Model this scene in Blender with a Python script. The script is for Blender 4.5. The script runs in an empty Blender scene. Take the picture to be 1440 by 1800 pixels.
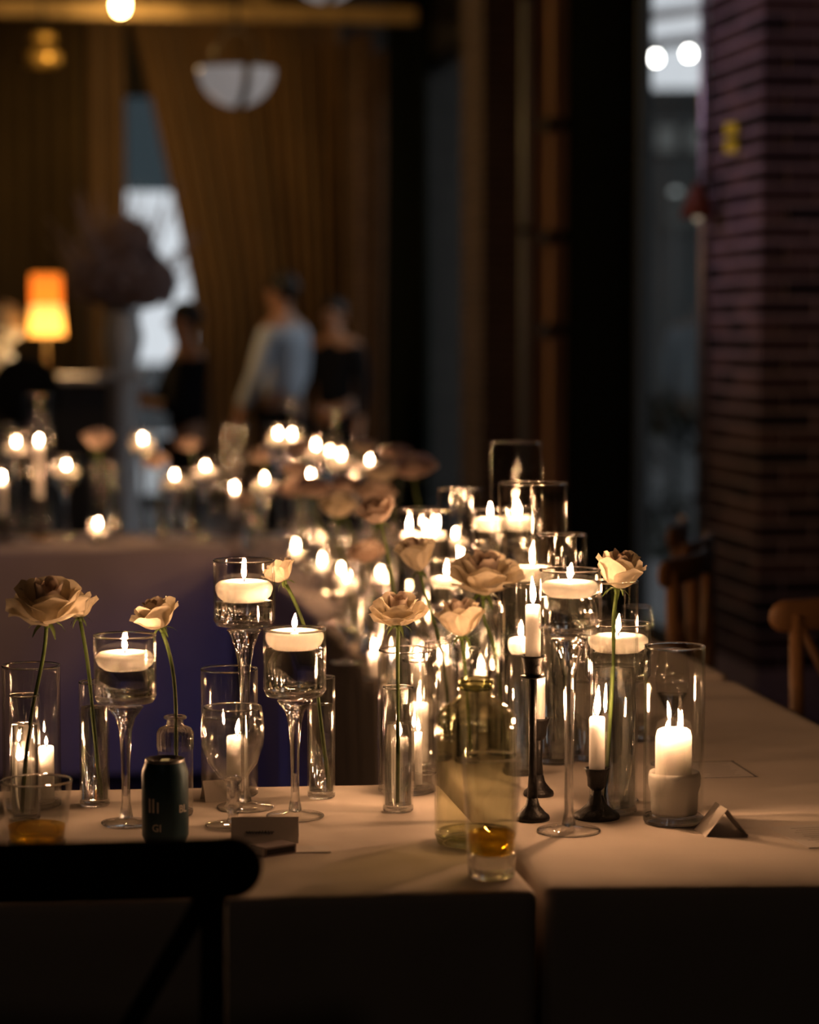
import bpy, bmesh, math, random
from mathutils import Vector, Matrix
random.seed(7)
S = bpy.context.scene
C = bpy.context.collection
PI = math.pi

# ------------------------------------------------------------------ camera
FPX = 4400.0                       # focal length in pixels of the 1440x1800 frame
PITCH = math.atan(320.0 / FPX)     # horizon lies 320 px above the centre
CAM = Vector((0, 0, 1.45))
cd = bpy.data.cameras.new('camera'); cam = bpy.data.objects.new('camera', cd); C.objects.link(cam)
cam.location = CAM; cam.rotation_euler = (PI / 2 - PITCH, 0, 0)
cd.sensor_fit = 'VERTICAL'; cd.sensor_height = 36.0; cd.lens = FPX / 1800 * 36
cd.clip_start = 0.05; cd.clip_end = 300
cd.dof.use_dof = True; cd.dof.focus_distance = 3.72; cd.dof.aperture_fstop = 2.5; cd.dof.aperture_blades = 0
S.camera = cam

# ------------------------------------------------------------------ world (dusk sky), view
w = bpy.data.worlds.new('dusk_sky'); S.world = w; w.use_nodes = True
bg = w.node_tree.nodes['Background']
bg.inputs['Color'].default_value = (0.50, 0.515, 0.55, 1); bg.inputs['Strength'].default_value = 1.5
S.view_settings.view_transform = 'Standard'; S.view_settings.look = 'None'
S.view_settings.gamma = 1.0; S.view_settings.use_curve_mapping = False
S.view_settings.exposure = 0.0
cy = S.cycles
cy.caustics_reflective = False; cy.caustics_refractive = False
cy.max_bounces = 10; cy.diffuse_bounces = 3; cy.glossy_bounces = 5; cy.transmission_bounces = 10
cy.transparent_max_bounces = 40; cy.sample_clamp_indirect = 4.0; cy.blur_glossy = 0.3
cy.use_denoising = True
FLAME = 360.0                      # radiance of a candle flame

# room axes: a runs along the right (across the tables), b runs away along the right-hand wall
TH = math.atan(0.16); CT, ST = math.cos(TH), math.sin(TH)
def RM(a, b, z=0.0): return Vector((a * CT - b * ST, a * ST + b * CT, z))

def spot(name, loc, target, power, col, size=60, blend=0.6, rad=0.1):
    l = bpy.data.lights.new(name, 'SPOT'); l.energy = power; l.color = col
    l.spot_size = math.radians(size); l.spot_blend = blend; l.shadow_soft_size = rad
    o = bpy.data.objects.new(name, l); C.objects.link(o); o.location = loc
    o.rotation_euler = (Vector(target) - Vector(loc)).to_track_quat('-Z', 'Y').to_euler()
    return o
# the venue's coloured wash lights, and an added fill behind the camera
spot('violet_wash_light', RM(-1.2, 4.6, 3.9), RM(0.1, 8.0, 0.5), 14, (0.26, 0.22, 1.0), 56)
spot('blue_floor_uplight', (-0.25, 4.5, 0.12), (-0.62, 8.0, 0.12), 13, (0.05, 0.16, 1.0), 24, 0.8, 0.04)
spot('violet_pier_light', RM(-4.2, 7.2, 3.9), RM(2.7, 9.1, 2.75), 400, (0.72, 0.47, 0.74), 27, 0.9)
spot('blue_back_light', RM(1.9, 13.0, 3.9), RM(0.9, 16.2, 1.2), 16, (0.55, 0.75, 1.0), 45)
spot('warm_back_light', RM(-1.6, 10.8, 3.8), RM(1.3, 16.5, 1.2), 40, (1.0, 0.6, 0.28), 62)
spot('warm_curtain_light', RM(-0.9, 18.3, 4.0), RM(1.9, 20.1, 2.2), 75, (1.0, 0.62, 0.24), 85, 1.0)
spot('added_front_fill', RM(-1.5, -1.5, 4.1), RM(0.6, 3.0, 0.2), 7, (1.0, 0.72, 0.5), 90, 1.0, 0.3)  # unseen lamp, added to lift the dark front drape

# ------------------------------------------------------------------ helpers
def ray(px, py):
    cx, cyy = (px - 720) / FPX, (900 - py) / FPX
    return Vector((cx, math.cos(PITCH) + cyy * math.sin(PITCH), -math.sin(PITCH) + cyy * math.cos(PITCH)))
def at(px, py, Y):                 # the point of the place at distance Y
    d = ray(px, py); return CAM + d * (Y / d.y)
ZT = 0.742                         # top of the tablecloths
def tab(px, py, z=ZT):
    d = ray(px, py); return CAM + d * ((z - CAM.z) / d.z)
def ppm(p):                        # metres for one pixel at a point
    d = (Vector(p) - CAM); return (d.y * math.cos(PITCH) - d.z * math.sin(PITCH)) / FPX
def ztop(p, py): return at(720, py, Vector(p).y).z

def mesh(name, v, f, smooth=True):
    m = bpy.data.meshes.new(name); m.from_pydata([tuple(x) for x in v], [], f); m.update()
    if smooth:
        for p in m.polygons: p.use_smooth = True
    return m
def fixn(m):
    b = bmesh.new(); b.from_mesh(m); bmesh.ops.recalc_face_normals(b, faces=b.faces); b.to_mesh(m); b.free(); return m
def obj(name, m, mt, parent=None, loc=(0, 0, 0), rot=(0, 0, 0)):
    o = bpy.data.objects.new(name, m); C.objects.link(o)
    if mt is not None:
        if len(m.materials) == 0: m.materials.append(mt)
        elif m.materials[0] != mt:
            o.material_slots[0].link = 'OBJECT'; o.material_slots[0].material = mt
    o.location = loc; o.rotation_euler = rot
    if parent is not None: o.parent = parent
    return o
def tag(o, label, cat, group=None):
    o['label'] = label; o['category'] = cat
    if group: o['group'] = group
    return o
def thing(name, label, cat, loc=(0, 0, 0), rz=0.0, group=None):
    o = bpy.data.objects.new(name, None); C.objects.link(o); o.empty_display_size = 0.05
    o.location = loc; o.rotation_euler = (0, 0, rz); return tag(o, label, cat, group)
def struct(o): o['kind'] = 'structure'; return o

def lathe(prof, n=28, close=False, name='lathe', wob=None):
    v, f = [], []
    k = len(prof)
    for i in range(n):
        t = 2 * PI * i / n
        for j, (r, z) in enumerate(prof):
            rr = r * (wob(t, z) if wob else 1.0)
            v.append((rr * math.cos(t), rr * math.sin(t), z))
    for i in range(n):
        a, b = i * k, ((i + 1) % n) * k
        for j in range(k - 1): f.append((a + j, b + j, b + j + 1, a + j + 1))
        if close: f.append((a + k - 1, b + k - 1, b, a))
    m = mesh(name, v, f)
    bm = bmesh.new(); bm.from_mesh(m); bmesh.ops.remove_doubles(bm, verts=bm.verts, dist=1e-6)
    bmesh.ops.recalc_face_normals(bm, faces=bm.faces); bm.to_mesh(m); bm.free()
    for p in m.polygons: p.use_smooth = True
    return m
def boxm(sx, sy, sz, bev=0.0, c=(0, 0, 0), name='box', seg=2):
    bm = bmesh.new(); bmesh.ops.create_cube(bm, size=1)
    bmesh.ops.scale(bm, vec=(sx, sy, sz), verts=bm.verts); bmesh.ops.translate(bm, vec=c, verts=bm.verts)
    if bev > 0: bmesh.ops.bevel(bm, geom=list(bm.edges), offset=bev, segments=seg, affect='EDGES', profile=0.5)
    m = bpy.data.meshes.new(name); bm.to_mesh(m); bm.free(); return m
def tube(pts, rad, n=8, name='tube', flat=1.0, up=None):
    pts = [Vector(p) for p in pts]; rads = rad if isinstance(rad, (list, tuple)) else [rad] * len(pts)
    v, f = [], []
    t0 = (pts[1] - pts[0]).normalized()
    x = Vector(up) if up else (Vector((0, 0, 1)) if abs(t0.z) < 0.8 else Vector((1, 0, 0)))
    for i, p in enumerate(pts):
        t = (pts[min(i + 1, len(pts) - 1)] - pts[max(i - 1, 0)]).normalized()
        x = (x - t * x.dot(t)).normalized(); y = t.cross(x)
        for k in range(n):
            a = 2 * PI * k / n; v.append(p + x * (math.cos(a) * rads[i]) + y * (math.sin(a) * rads[i] * flat))
    for i in range(len(pts) - 1):
        for k in range(n):
            a, b = i * n + k, i * n + (k + 1) % n; f.append((a, b, b + n, a + n))
    f.append(tuple(range(n - 1, -1, -1))); q = (len(pts) - 1) * n; f.append(tuple(range(q, q + n)))
    return fixn(mesh(name, v, f))
def bez(p0, p1, p2, p3, n=10):
    p0, p1, p2, p3 = map(Vector, (p0, p1, p2, p3)); o = []
    for i in range(n + 1):
        t = i / n; o.append(p0 * (1 - t) ** 3 + p1 * 3 * t * (1 - t) ** 2 + p2 * 3 * t * t * (1 - t) + p3 * t ** 3)
    return o
def join(ms, name='joined'):
    bm = bmesh.new()
    for m in ms: bm.from_mesh(m)
    m = bpy.data.meshes.new(name); bm.to_mesh(m); bm.free()
    return m
def smooth(m):
    for p in m.polygons: p.use_smooth = True
    return m
def moved(m, loc=(0, 0, 0), rot=None):
    M = Matrix.Translation(Vector(loc))
    if rot: 
        from mathutils import Euler
        M = M @ Euler(rot).to_matrix().to_4x4()
    m.transform(M); return m

# ------------------------------------------------------------------ materials
def mat(name):
    m = bpy.data.materials.new(name); m.use_nodes = True; nt = m.node_tree
    return m, nt, nt.nodes, nt.links
def pbr(name, col, rough=0.6, metal=0.0, noise=0.0, scale=20.0, bump=0.0, spec=0.5, stretch=None, sss=0.0, sheen=0.0):
    m, nt, N, L = mat(name); b = N['Principled BSDF']
    b.inputs['Base Color'].default_value = (*col, 1); b.inputs['Roughness'].default_value = rough
    b.inputs['Metallic'].default_value = metal; b.inputs['Specular IOR Level'].default_value = spec
    if sss: 
        b.inputs['Subsurface Weight'].default_value = sss; b.inputs['Subsurface Radius'].default_value = (1.0, 1.0, 1.0); b.inputs['Subsurface Scale'].default_value = 0.038
    if sheen: b.inputs['Sheen Weight'].default_value = sheen
    if noise or bump:
        tc = N.new('ShaderNodeTexCoord'); mp = N.new('ShaderNodeMapping'); nz = N.new('ShaderNodeTexNoise')
        if stretch: mp.inputs['Scale'].default_value = stretch
        nz.inputs['Scale'].default_value = scale; nz.inputs['Detail'].default_value = 5
        L.new(tc.outputs['Object'], mp.inputs['Vector']); L.new(mp.outputs['Vector'], nz.inputs['Vector'])
        if noise:
            r = N.new('ShaderNodeValToRGB')
            r.color_ramp.elements[0].color = (*[max(0, c * (1 - noise)) for c in col], 1)
            r.color_ramp.elements[1].color = (*[min(1, c * (1 + noise)) for c in col], 1)
            r.color_ramp.elements[0].position = 0.3; r.color_ramp.elements[1].position = 0.7
            L.new(nz.outputs['Fac'], r.inputs['Fac']); L.new(r.outputs['Color'], b.inputs['Base Color'])
        if bump:
            bp = N.new('ShaderNodeBump'); bp.inputs['Strength'].default_value = bump; bp.inputs['Distance'].default_value = 0.01
            L.new(nz.outputs['Fac'], bp.inputs['Height']); L.new(bp.outputs['Normal'], b.inputs['Normal'])
    return m
def thin_glass(name, tint=(0.97, 0.975, 0.97), f0=0.07, coat=1.0):
    # thin clear sheet: Fresnel-weighted reflection over straight transmission
    m, nt, N, L = mat(name); N.remove(N['Principled BSDF'])
    g = N.new('ShaderNodeNewGeometry'); d = N.new('ShaderNodeVectorMath'); d.operation = 'DOT_PRODUCT'
    L.new(g.outputs['Normal'], d.inputs[0]); L.new(g.outputs['Incoming'], d.inputs[1])
    a = N.new('ShaderNodeMath'); a.operation = 'ABSOLUTE'; L.new(d.outputs['Value'], a.inputs[0])
    s = N.new('ShaderNodeMath'); s.operation = 'SUBTRACT'; s.inputs[0].default_value = 1.0; L.new(a.outputs[0], s.inputs[1])
    p = N.new('ShaderNodeMath'); p.operation = 'POWER'; p.inputs[1].default_value = 5.0; L.new(s.outputs[0], p.inputs[0])
    q = N.new('ShaderNodeMath'); q.operation = 'MULTIPLY_ADD'; q.inputs[1].default_value = (1 - f0) * coat; q.inputs[2].default_value = f0
    L.new(p.outputs[0], q.inputs[0])
    t = N.new('ShaderNodeBsdfTransparent'); t.inputs['Color'].default_value = (*tint, 1)
    gl = N.new('ShaderNodeBsdfGlossy'); gl.inputs['Roughness'].default_value = 0.02; gl.inputs['Color'].default_value = (1, 1, 1, 1)
    mx = N.new('ShaderNodeMixShader'); L.new(q.outputs[0], mx.inputs['Fac']); L.new(t.outputs[0], mx.inputs[1]); L.new(gl.outputs[0], mx.inputs[2])
    L.new(mx.outputs[0], N['Material Output'].inputs['Surface']); return m
def solid_glass(name, col=(1, 1, 1), ior=1.47, clear=0.25, rough=0.0):
    m, nt, N, L = mat(name); N.remove(N['Principled BSDF'])
    g = N.new('ShaderNodeBsdfGlass'); g.inputs['Color'].default_value = (*col, 1); g.inputs['IOR'].default_value = ior; g.inputs['Roughness'].default_value = rough
    t = N.new('ShaderNodeBsdfTransparent'); t.inputs['Color'].default_value = (*col, 1)
    mx = N.new('ShaderNodeMixShader'); mx.inputs['Fac'].default_value = clear
    L.new(g.outputs[0], mx.inputs[1]); L.new(t.outputs[0], mx.inputs[2]); L.new(mx.outputs[0], N['Material Output'].inputs['Surface']); return m
def emit(name, col, s, transparent=False):
    m, nt, N, L = mat(name); N.remove(N['Principled BSDF'])
    e = N.new('ShaderNodeEmission'); e.inputs['Color'].default_value = (*col, 1); e.inputs['Strength'].default_value = s
    if transparent:
        t = N.new('ShaderNodeBsdfTransparent'); a = N.new('ShaderNodeAddShader'); L.new(e.outputs[0], a.inputs[0]); L.new(t.outputs[0], a.inputs[1])
        L.new(a.outputs[0], N['Material Output'].inputs['Surface'])
    else: L.new(e.outputs[0], N['Material Output'].inputs['Surface'])
    return m
def petal_mat(name, col, tr=0.45):
    m, nt, N, L = mat(name); N.remove(N['Principled BSDF'])
    d = N.new('ShaderNodeBsdfDiffuse'); t = N.new('ShaderNodeBsdfTranslucent'); mx = N.new('ShaderNodeMixShader'); mx.inputs['Fac'].default_value = tr
    tc = N.new('ShaderNodeTexCoord'); nz = N.new('ShaderNodeTexNoise'); nz.inputs['Scale'].default_value = 60; nz.inputs['Detail'].default_value = 4
    r = N.new('ShaderNodeValToRGB'); r.color_ramp.elements[0].color = (*[c * 0.82 for c in col], 1); r.color_ramp.elements[1].color = (*[min(1, c * 1.08) for c in col], 1)
    r.color_ramp.elements[0].position = 0.3; r.color_ramp.elements[1].position = 0.7
    L.new(tc.outputs['Object'], nz.inputs['Vector']); L.new(nz.outputs['Fac'], r.inputs['Fac'])
    L.new(r.outputs[0], d.inputs['Color']); L.new(r.outputs[0], t.inputs['Color'])
    L.new(d.outputs[0], mx.inputs[1]); L.new(t.outputs[0], mx.inputs[2]); L.new(mx.outputs[0], N['Material Output'].inputs['Surface']); return m
def flame_mat():
    m, nt, N, L = mat('candle_flame'); N.remove(N['Principled BSDF'])
    tc = N.new('ShaderNodeTexCoord'); sp = N.new('ShaderNodeSeparateXYZ'); L.new(tc.outputs['Object'], sp.inputs[0])
    r = N.new('ShaderNodeValToRGB'); e = r.color_ramp.elements
    e[0].position = 0.0; e[0].color = (0.05, 0.06, 0.12, 1)
    e[1].position = 0.006; e[1].color = (1.0, 0.51, 0.24, 1)
    L.new(sp.outputs['Z'], r.inputs['Fac'])
    em = N.new('ShaderNodeEmission'); em.inputs['Strength'].default_value = FLAME; L.new(r.outputs['Color'], em.inputs['Color'])
    t = N.new('ShaderNodeBsdfTransparent'); a = N.new('ShaderNodeAddShader'); L.new(em.outputs[0], a.inputs[0]); L.new(t.outputs[0], a.inputs[1])
    L.new(a.outputs[0], N['Material Output'].inputs['Surface']); return m
M_FLAME = flame_mat()
M_THIN = thin_glass('clear_vase_glass'); M_SOLID = solid_glass('thick_clear_glass', clear=0.4); M_WATER = solid_glass('clear_water', (0.98, 0.99, 0.98), 1.33, 0.35)
M_FOOT = thin_glass('clear_foot_glass', (0.97, 0.975, 0.97), 0.07)
M_RIM = solid_glass('glass_rim', (1, 1, 1), 1.47, 0.1)
M_BOTTLE = thin_glass('greenish_bottle_glass', (0.945, 0.945, 0.85), 0.07); M_BOTTLE_S = solid_glass('greenish_bottle_base', (0.90, 0.91, 0.78), 1.47, 0.4)
M_WAX = pbr('ivory_wax', (0.97, 0.93, 0.87), 0.45, sss=1.0)
M_WICK = pbr('charred_wick', (0.02, 0.015, 0.012), 0.9)
M_IRON = pbr('black_cast_iron', (0.018, 0.017, 0.018), 0.42, 0.4, bump=0.25, scale=90)
M_CLOTH = pbr('ivory_tablecloth', (0.74, 0.66, 0.60), 0.9, noise=0.05, scale=7, bump=0.22, spec=0.15)
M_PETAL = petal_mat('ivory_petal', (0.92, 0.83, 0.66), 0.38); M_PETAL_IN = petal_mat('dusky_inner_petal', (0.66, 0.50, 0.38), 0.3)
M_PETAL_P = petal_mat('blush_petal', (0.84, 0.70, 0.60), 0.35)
M_STEM = pbr('green_stem', (0.10, 0.16, 0.035), 0.55, noise=0.3, scale=60)
M_WOOD = pbr('brown_chair_wood', (0.22, 0.115, 0.05), 0.45, noise=0.35, scale=14, stretch=(1, 1, 0.15))
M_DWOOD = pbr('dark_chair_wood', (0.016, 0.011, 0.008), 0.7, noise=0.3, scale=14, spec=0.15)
M_PAPER = pbr('ivory_card', (0.72, 0.66, 0.62), 0.8); M_INK = pbr('dark_ink', (0.03, 0.025, 0.03), 0.8)
M_AMBER = solid_glass('amber_whisky', (1.0, 0.78, 0.22), 1.35, 0.6)
M_STEEL = pbr('steel', (0.5, 0.5, 0.52), 0.35, 0.9); M_TABLE = pbr('table_plywood', (0.35, 0.25, 0.16), 0.7)

# ------------------------------------------------------------------ the room
def rbox(name, a0, a1, b0, b1, z0, z1, mt, parent=None, bev=0.0):
    m = boxm(a1 - a0, b1 - b0, z1 - z0, bev); m.transform(Matrix.Rotation(TH, 4, 'Z'))
    o = obj(name, m, mt, parent); p = RM((a0 + a1) / 2, (b0 + b1) / 2, (z0 + z1) / 2)
    o.location = p if parent is None else p - parent.location
    return o
M_FLOOR = pbr('dark_concrete_floor', (0.045, 0.042, 0.045), 0.6, noise=0.3, scale=3)
M_WALL = pbr('dark_plaster', (0.05, 0.045, 0.04), 0.9, noise=0.2, scale=4)
M_CEIL = pbr('dark_stained_ceiling', (0.07, 0.055, 0.04), 0.85, noise=0.3, scale=3)
M_MORTAR = pbr('grey_mortar', (0.55, 0.47, 0.47), 0.95, noise=0.2, scale=40)
M_BRICKS = [pbr('brown_brick', c, 0.85, noise=0.3, scale=25, bump=0.4) for c in ((0.10, 0.065, 0.06), (0.055, 0.035, 0.035), (0.14, 0.09, 0.08), (0.03, 0.022, 0.024))]
M_FRAME = pbr('warm_lit_timber_post', (0.5, 0.27, 0.16), 0.7, noise=0.35, scale=10, stretch=(1, 1, 0.1))  # orange base colour stands in for warm light on the posts
M_DARKST = pbr('black_steel', (0.012, 0.013, 0.012), 0.6)
M_DOOR = pbr('matt_black_door', (0.010, 0.012, 0.011), 1.0, spec=0.0)
M_BEAM = pbr('brass_toned_beam', (0.42, 0.28, 0.12), 0.6, noise=0.3, scale=6)

struct(rbox('floor', -9, 4, -4, 20.6, -0.1, 0, M_FLOOR))
struct(rbox('ceiling', -9, 4, -4, 20.6, 4.3, 4.45, M_CEIL))
struct(rbox('wall_left', -9.2, -9, -4, 20.6, 0, 4.3, M_WALL))
struct(rbox('wall_front', -9, 4, -4.2, -4, 0, 4.3, M_WALL))
# back wall with the tall window opening between the curtains (a 0.75 to 1.65)
wb = struct(rbox('wall_back', -9, 0.72, 20.6, 20.8, 0, 4.3, M_WALL))
rbox('wall_segment', 1.70, 4, 20.6, 20.8, 0, 4.3, M_WALL, wb); rbox('lintel', 0.72, 1.70, 20.6, 20.8, 3.35, 4.3, M_WALL, wb)
# right wall: plain stretch beside the camera, then piers and windows
struct(rbox('wall_right', 3.45, 3.65, -4, 8.9, 0, 4.3, M_WALL))
rbox('lintel', 2.95, 3.15, 9.48, 14.15, 3.35, 4.3, M_WALL, bpy.data.objects['wall_right'])
rbox('lintel', 2.95, 3.15, 14.85, 19.5, 3.35, 4.3, M_WALL, bpy.data.objects['wall_right'])

def brick_pier(name, a0, a1, b0, b1, bricks=True):
    m = boxm(a1 - a0 - 0.012, b1 - b0 - 0.012, 4.3, 0); m.transform(Matrix.Rotation(TH, 4, 'Z'))
    p = struct(obj(name, m, M_MORTAR)); p.location = RM((a0 + a1) / 2, (b0 + b1) / 2, 2.15)
    bl, bh, bt, jt = 0.203, 0.0575, 0.09, 0.0105
    full = [boxm(bl, bt, bh, 0.004, seg=1) for _ in range(2)]; half = boxm(bt, bt, bh, 0.004, seg=1)
    for q, m_ in enumerate(full): m_.materials.append(M_BRICKS[q])
    half.materials.append(M_BRICKS[0])
    W, Dp = a1 - a0, b1 - b0
    def put(u, k, face, m_, mt):
        z = (k + 0.5) * (bh + jt) - 2.15 + random.uniform(-0.001, 0.001)
        o = obj('brick', m_, mt, p)
        pr = random.uniform(-0.002, 0.001)
        if face == 'front': la, lb, r = u - W / 2, -Dp / 2 + bt / 2 + 0.0015 - pr, 0
        else: la, lb, r = -W / 2 + bt / 2 + 0.0015 - pr, u - Dp / 2, PI / 2
        v = RM(la, lb); o.location = (v.x, v.y, z); o.rotation_euler = (0, 0, TH + r)
    k0 = int((0.25 if bricks else 0) / (bh + jt)); k1 = int(2.75 / (bh + jt))
    for k in range(k0, k1):
        for face, ln in (('front', W), ('side', Dp)):
            u = 0.0 if (k % 2 == 0) == (face == 'front') else bt + jt
            while u < ln - 0.05:
                l_ = bl if u + bl <= ln + 0.004 else bt
                if u + l_ > ln + 0.004: break
                put(u + l_ / 2, k, face, random.choice(full) if l_ == bl else half, random.choice(M_BRICKS)); u += l_ + jt
    return p
brick_pier('wall_right', 2.69, 3.207, 8.78, 9.511)

def brick_tex(name, k=1.0, warm=1.0):
    m, nt, N, L = mat(name); b = N['Principled BSDF']; b.inputs['Roughness'].default_value = 0.9
    tc = N.new('ShaderNodeTexCoord'); mp = N.new('ShaderNodeMapping'); mp.inputs['Rotation'].default_value = (PI / 2, 0, 0)
    bt = N.new('ShaderNodeTexBrick'); bt.inputs['Scale'].default_value = 4.6; bt.inputs['Color1'].default_value = (0.20 * k * warm, 0.115 * k, 0.07 * k / warm ** 2, 1); bt.inputs['Color2'].default_value = (0.14 * k * warm, 0.08 * k, 0.05 * k / warm ** 2, 1)
    bt.inputs['Mortar'].default_value = (0.3 * k, 0.22 * k, 0.17 * k / warm, 1)
    L.new(tc.outputs['Object'], mp.inputs[0]); L.new(mp.outputs[0], bt.inputs['Vector']); L.new(bt.outputs['Color'], b.inputs['Base Color']); return m
M_BTEX = brick_tex('far_brickwork')
M_BTEX2 = brick_tex('dimmed_brickwork', 0.62, 0.8)  # far brickwork darkened and greyed to offset the gold light on the second pier
struct(rbox('wall_right', 2.69, 3.10, 14.15, 14.85, 0, 4.3, M_BTEX2))
struct(rbox('wall_right', 2.69, 2.82, 19.45, 20.55, 0, 3.75, M_BTEX)); struct(rbox('wall_right', 2.86, 2.97, 19.30, 20.55, 0, 3.6, M_BTEX)); struct(rbox('wall_right', 3.0, 3.12, 19.2, 20.55, 0, 3.45, M_BTEX))
# timber window posts with black hinges and the grey downpipe before the second pier
t = struct(rbox('trim_1', 2.93, 3.02, 13.98, 14.10, 0, 4.3, M_FRAME))
t = struct(rbox('trim_2', 2.90, 2.98, 13.28, 13.40, 0, 4.3, M_FRAME))
for z in (0.55, 1.45, 1.95, 2.55): rbox('hinge', 2.86, 3.02, 13.25, 13.43, z - 0.03, z + 0.03, M_DARKST, t)
pp = RM(2.86, 13.75)
tp = thing('downpipe', 'grey steel downpipe between the timber window posts', 'pipe', (pp.x, pp.y, 0))
obj('pipe', lathe([(0, 0), (0.033, 0), (0.033, 4.28), (0, 4.28)], 14), pbr('pale_grey_paint', (0.55, 0.57, 0.60), 0.4), tp)
for z in (0.6, 2.0, 3.3): obj('bracket', boxm(0.09, 0.09, 0.035, 0.004), M_DARKST, tp, (0, 0, z))
struct(rbox('wall_right', 3.04, 3.12, 13.2, 14.2, 0, 4.3, M_DOOR))
# steel conduits on the near pier
for a, b, lab in ((2.665, 9.46, 'thin steel conduit on the far edge of the brick pier'), (3.235, 8.76, 'steel conduit on the near face of the brick pier')):
    q = RM(a, b); tp = thing('conduit', lab, 'pipe', (q.x, q.y, 0))
    obj('pipe', lathe([(0, 0), (0.016, 0), (0.016, 4.28), (0, 4.28)], 12), M_STEEL, tp)
    for z in (0.8, 2.2, 3.4): obj('clip', boxm(0.05, 0.05, 0.02, 0.003), M_DARKST, tp, (0, 0, z))
# door and windows of the right wall
d1 = struct(rbox('door_1', 3.0, 3.06, 11.83, 13.27, 0, 3.34, M_DOOR))
for z0, z1 in ((0.15, 1.0), (1.15, 2.1), (2.25, 3.2)): rbox('panel', 2.985, 3.0, 12.0, 13.1, z0, z1, M_DOOR, d1, 0.004)
M_PANE = thin_glass('window_pane', (0.95, 0.97, 0.97), 0.01, 0.25)
def window(name, b0, b1, nb):
    wn = struct(rbox(name, 3.0, 3.06, b0, b0 + 0.05, 0, 3.34, M_DARKST))
    rbox('window_frame', 3.0, 3.06, b1 - 0.05, b1, 0, 3.34, M_DARKST, wn); rbox('window_sill', 2.97, 3.09, b0, b1, 0, 0.08, M_DARKST, wn)
    rbox('window_frame', 3.0, 3.06, b0, b1, 3.29, 3.34, M_DARKST, wn)
    for i in range(nb):
        x0 = b0 + 0.05 + (b1 - b0 - 0.1) * i / nb; x1 = b0 + 0.05 + (b1 - b0 - 0.1) * (i + 1) / nb
        rbox('pane', 3.028, 3.034, x0, x1, 0.08, 3.29, M_PANE, wn)
window('window_1', 9.52, 11.82, 1); window('window_2', 14.86, 19.2, 2)
# the back window: dark transom panel above, clear pane below
wn = struct(rbox('window_3', 0.74, 0.80, 20.66, 20.74, 0, 3.35, M_DARKST)); rbox('window_frame', 1.62, 1.68, 20.66, 20.74, 0, 3.35, M_DARKST, wn)
rbox('transom', 0.80, 1.62, 20.67, 20.73, 2.58, 3.35, thin_glass('smoked_teal_glass', (0.20, 0.235, 0.245), 0.02, 0.3), wn); rbox('pane', 0.80, 1.62, 20.69, 20.70, 0.1, 2.58, M_PANE, wn)
rbox('window_sill', 0.74, 1.68, 20.6, 20.76, 0, 0.1, M_DARKST, wn)

# outside ---------------------------------------------------------
M_GROUND = pbr('dark_asphalt', (0.035, 0.037, 0.038), 0.95, noise=0.15, scale=1, spec=0.1)
rf = struct(rbox('ground', -7, 2.6, 20.9, 40, -0.24, -0.2, pbr('pale_paving', (0.5, 0.5, 0.5), 0.9, noise=0.15, scale=1)))
g = struct(obj('ground', boxm(160, 160, 0.1), M_GROUND)); g.location = (0, 50, -0.3)
M_FAC = pbr('dark_grey_facade', (0.028, 0.032, 0.032), 0.9, noise=0.1, scale=1)
bl = thing('neighbour_building', 'dark grey flat roofed building beyond the right hand window', 'building', at(1200, 800, 42) * Vector((1, 1, 0)).x if False else (4.5, 42, 0), -0.05)
obj('wall', boxm(22, 8, 5.35, c=(3, 4, 2.675)), M_FAC, bl); obj('parapet', boxm(22.3, 8.3, 0.18, c=(3, 4, 5.35)), M_FAC, bl)
M_WIN = emit('dim_lit_window', (0.75, 0.8, 0.8), 0.10); M_WIN2 = emit('faint_lit_window', (0.7, 0.78, 0.78), 0.035)
for i in range(-8, 14):
    x = -0.22 + i * 0.52
    if -7 < x < 13.5:
        wf = obj('window', boxm(0.42, 0.12, 0.5, c=(0, 0, 0)), M_DARKST, bl, (x, 0, 4.62)); obj('pane', boxm(0.34, 0.02, 0.4), M_WIN, wf, (0, -0.055, 0))
for i in range(-3, 8):
    wf = obj('window', boxm(1.0, 0.12, 0.8), M_DARKST, bl, (0.2 + i * 1.3, 0, 3.5)); obj('pane', boxm(0.9, 0.02, 0.7), M_WIN2, wf, (0, -0.055, 0))
# canopy ribs and festoon bulbs over the yard
M_RIB = pbr('pale_canopy_rib', (0.55, 0.52, 0.52), 0.7); M_BULB = emit('festoon_bulb', (1.0, 0.95, 0.88), 30)
cp = at(1180, 50, 20); can = thing('yard_canopy', 'pale ribbed canopy frame above the yard outside the window', 'canopy', (cp.x, cp.y, -0.25)); O_ = Vector(can.location)
for y in (22, 73):
    p0, p1 = at(1020, y + 22, 20), at(1340, y - 22, 20); obj('rib', tube([p0 - O_, p1 - O_], 0.05, 8), M_RIB, can)
for px in (1020, 1340):
    p0 = at(px, 10, 20); obj('post', tube([(p0.x - O_.x, 0, 0), (p0.x - O_.x, 0, p0.z + 0.25)], 0.05, 8), M_RIB, can)
fs = thing('festoon_light', 'string of round white bulbs above the yard outside the window', 'string lights', at(1153, 90, 15.5))
P0 = Vector(fs.location); pts = [at(x, y, 15.5) - P0 for x, y in ((1000, 92), (1153, 84), (1211, 76), (1300, 62), (1420, 40))]
obj('cable', tube(pts, 0.004, 6), M_DARKST, fs)
for x, y in ((1153, 103), (1211, 95)):
    b_ = obj('bulb', lathe([(0, -0.03), (0.02, -0.024), (0.03, 0), (0.02, 0.024), (0.012, 0.034), (0, 0.036)], 14), M_BULB, fs, at(x, y, 15.5) - P0)
    obj('socket', lathe([(0, 0.034), (0.013, 0.034), (0.013, 0.065), (0, 0.065)], 10), M_DARKST, b_)
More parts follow.
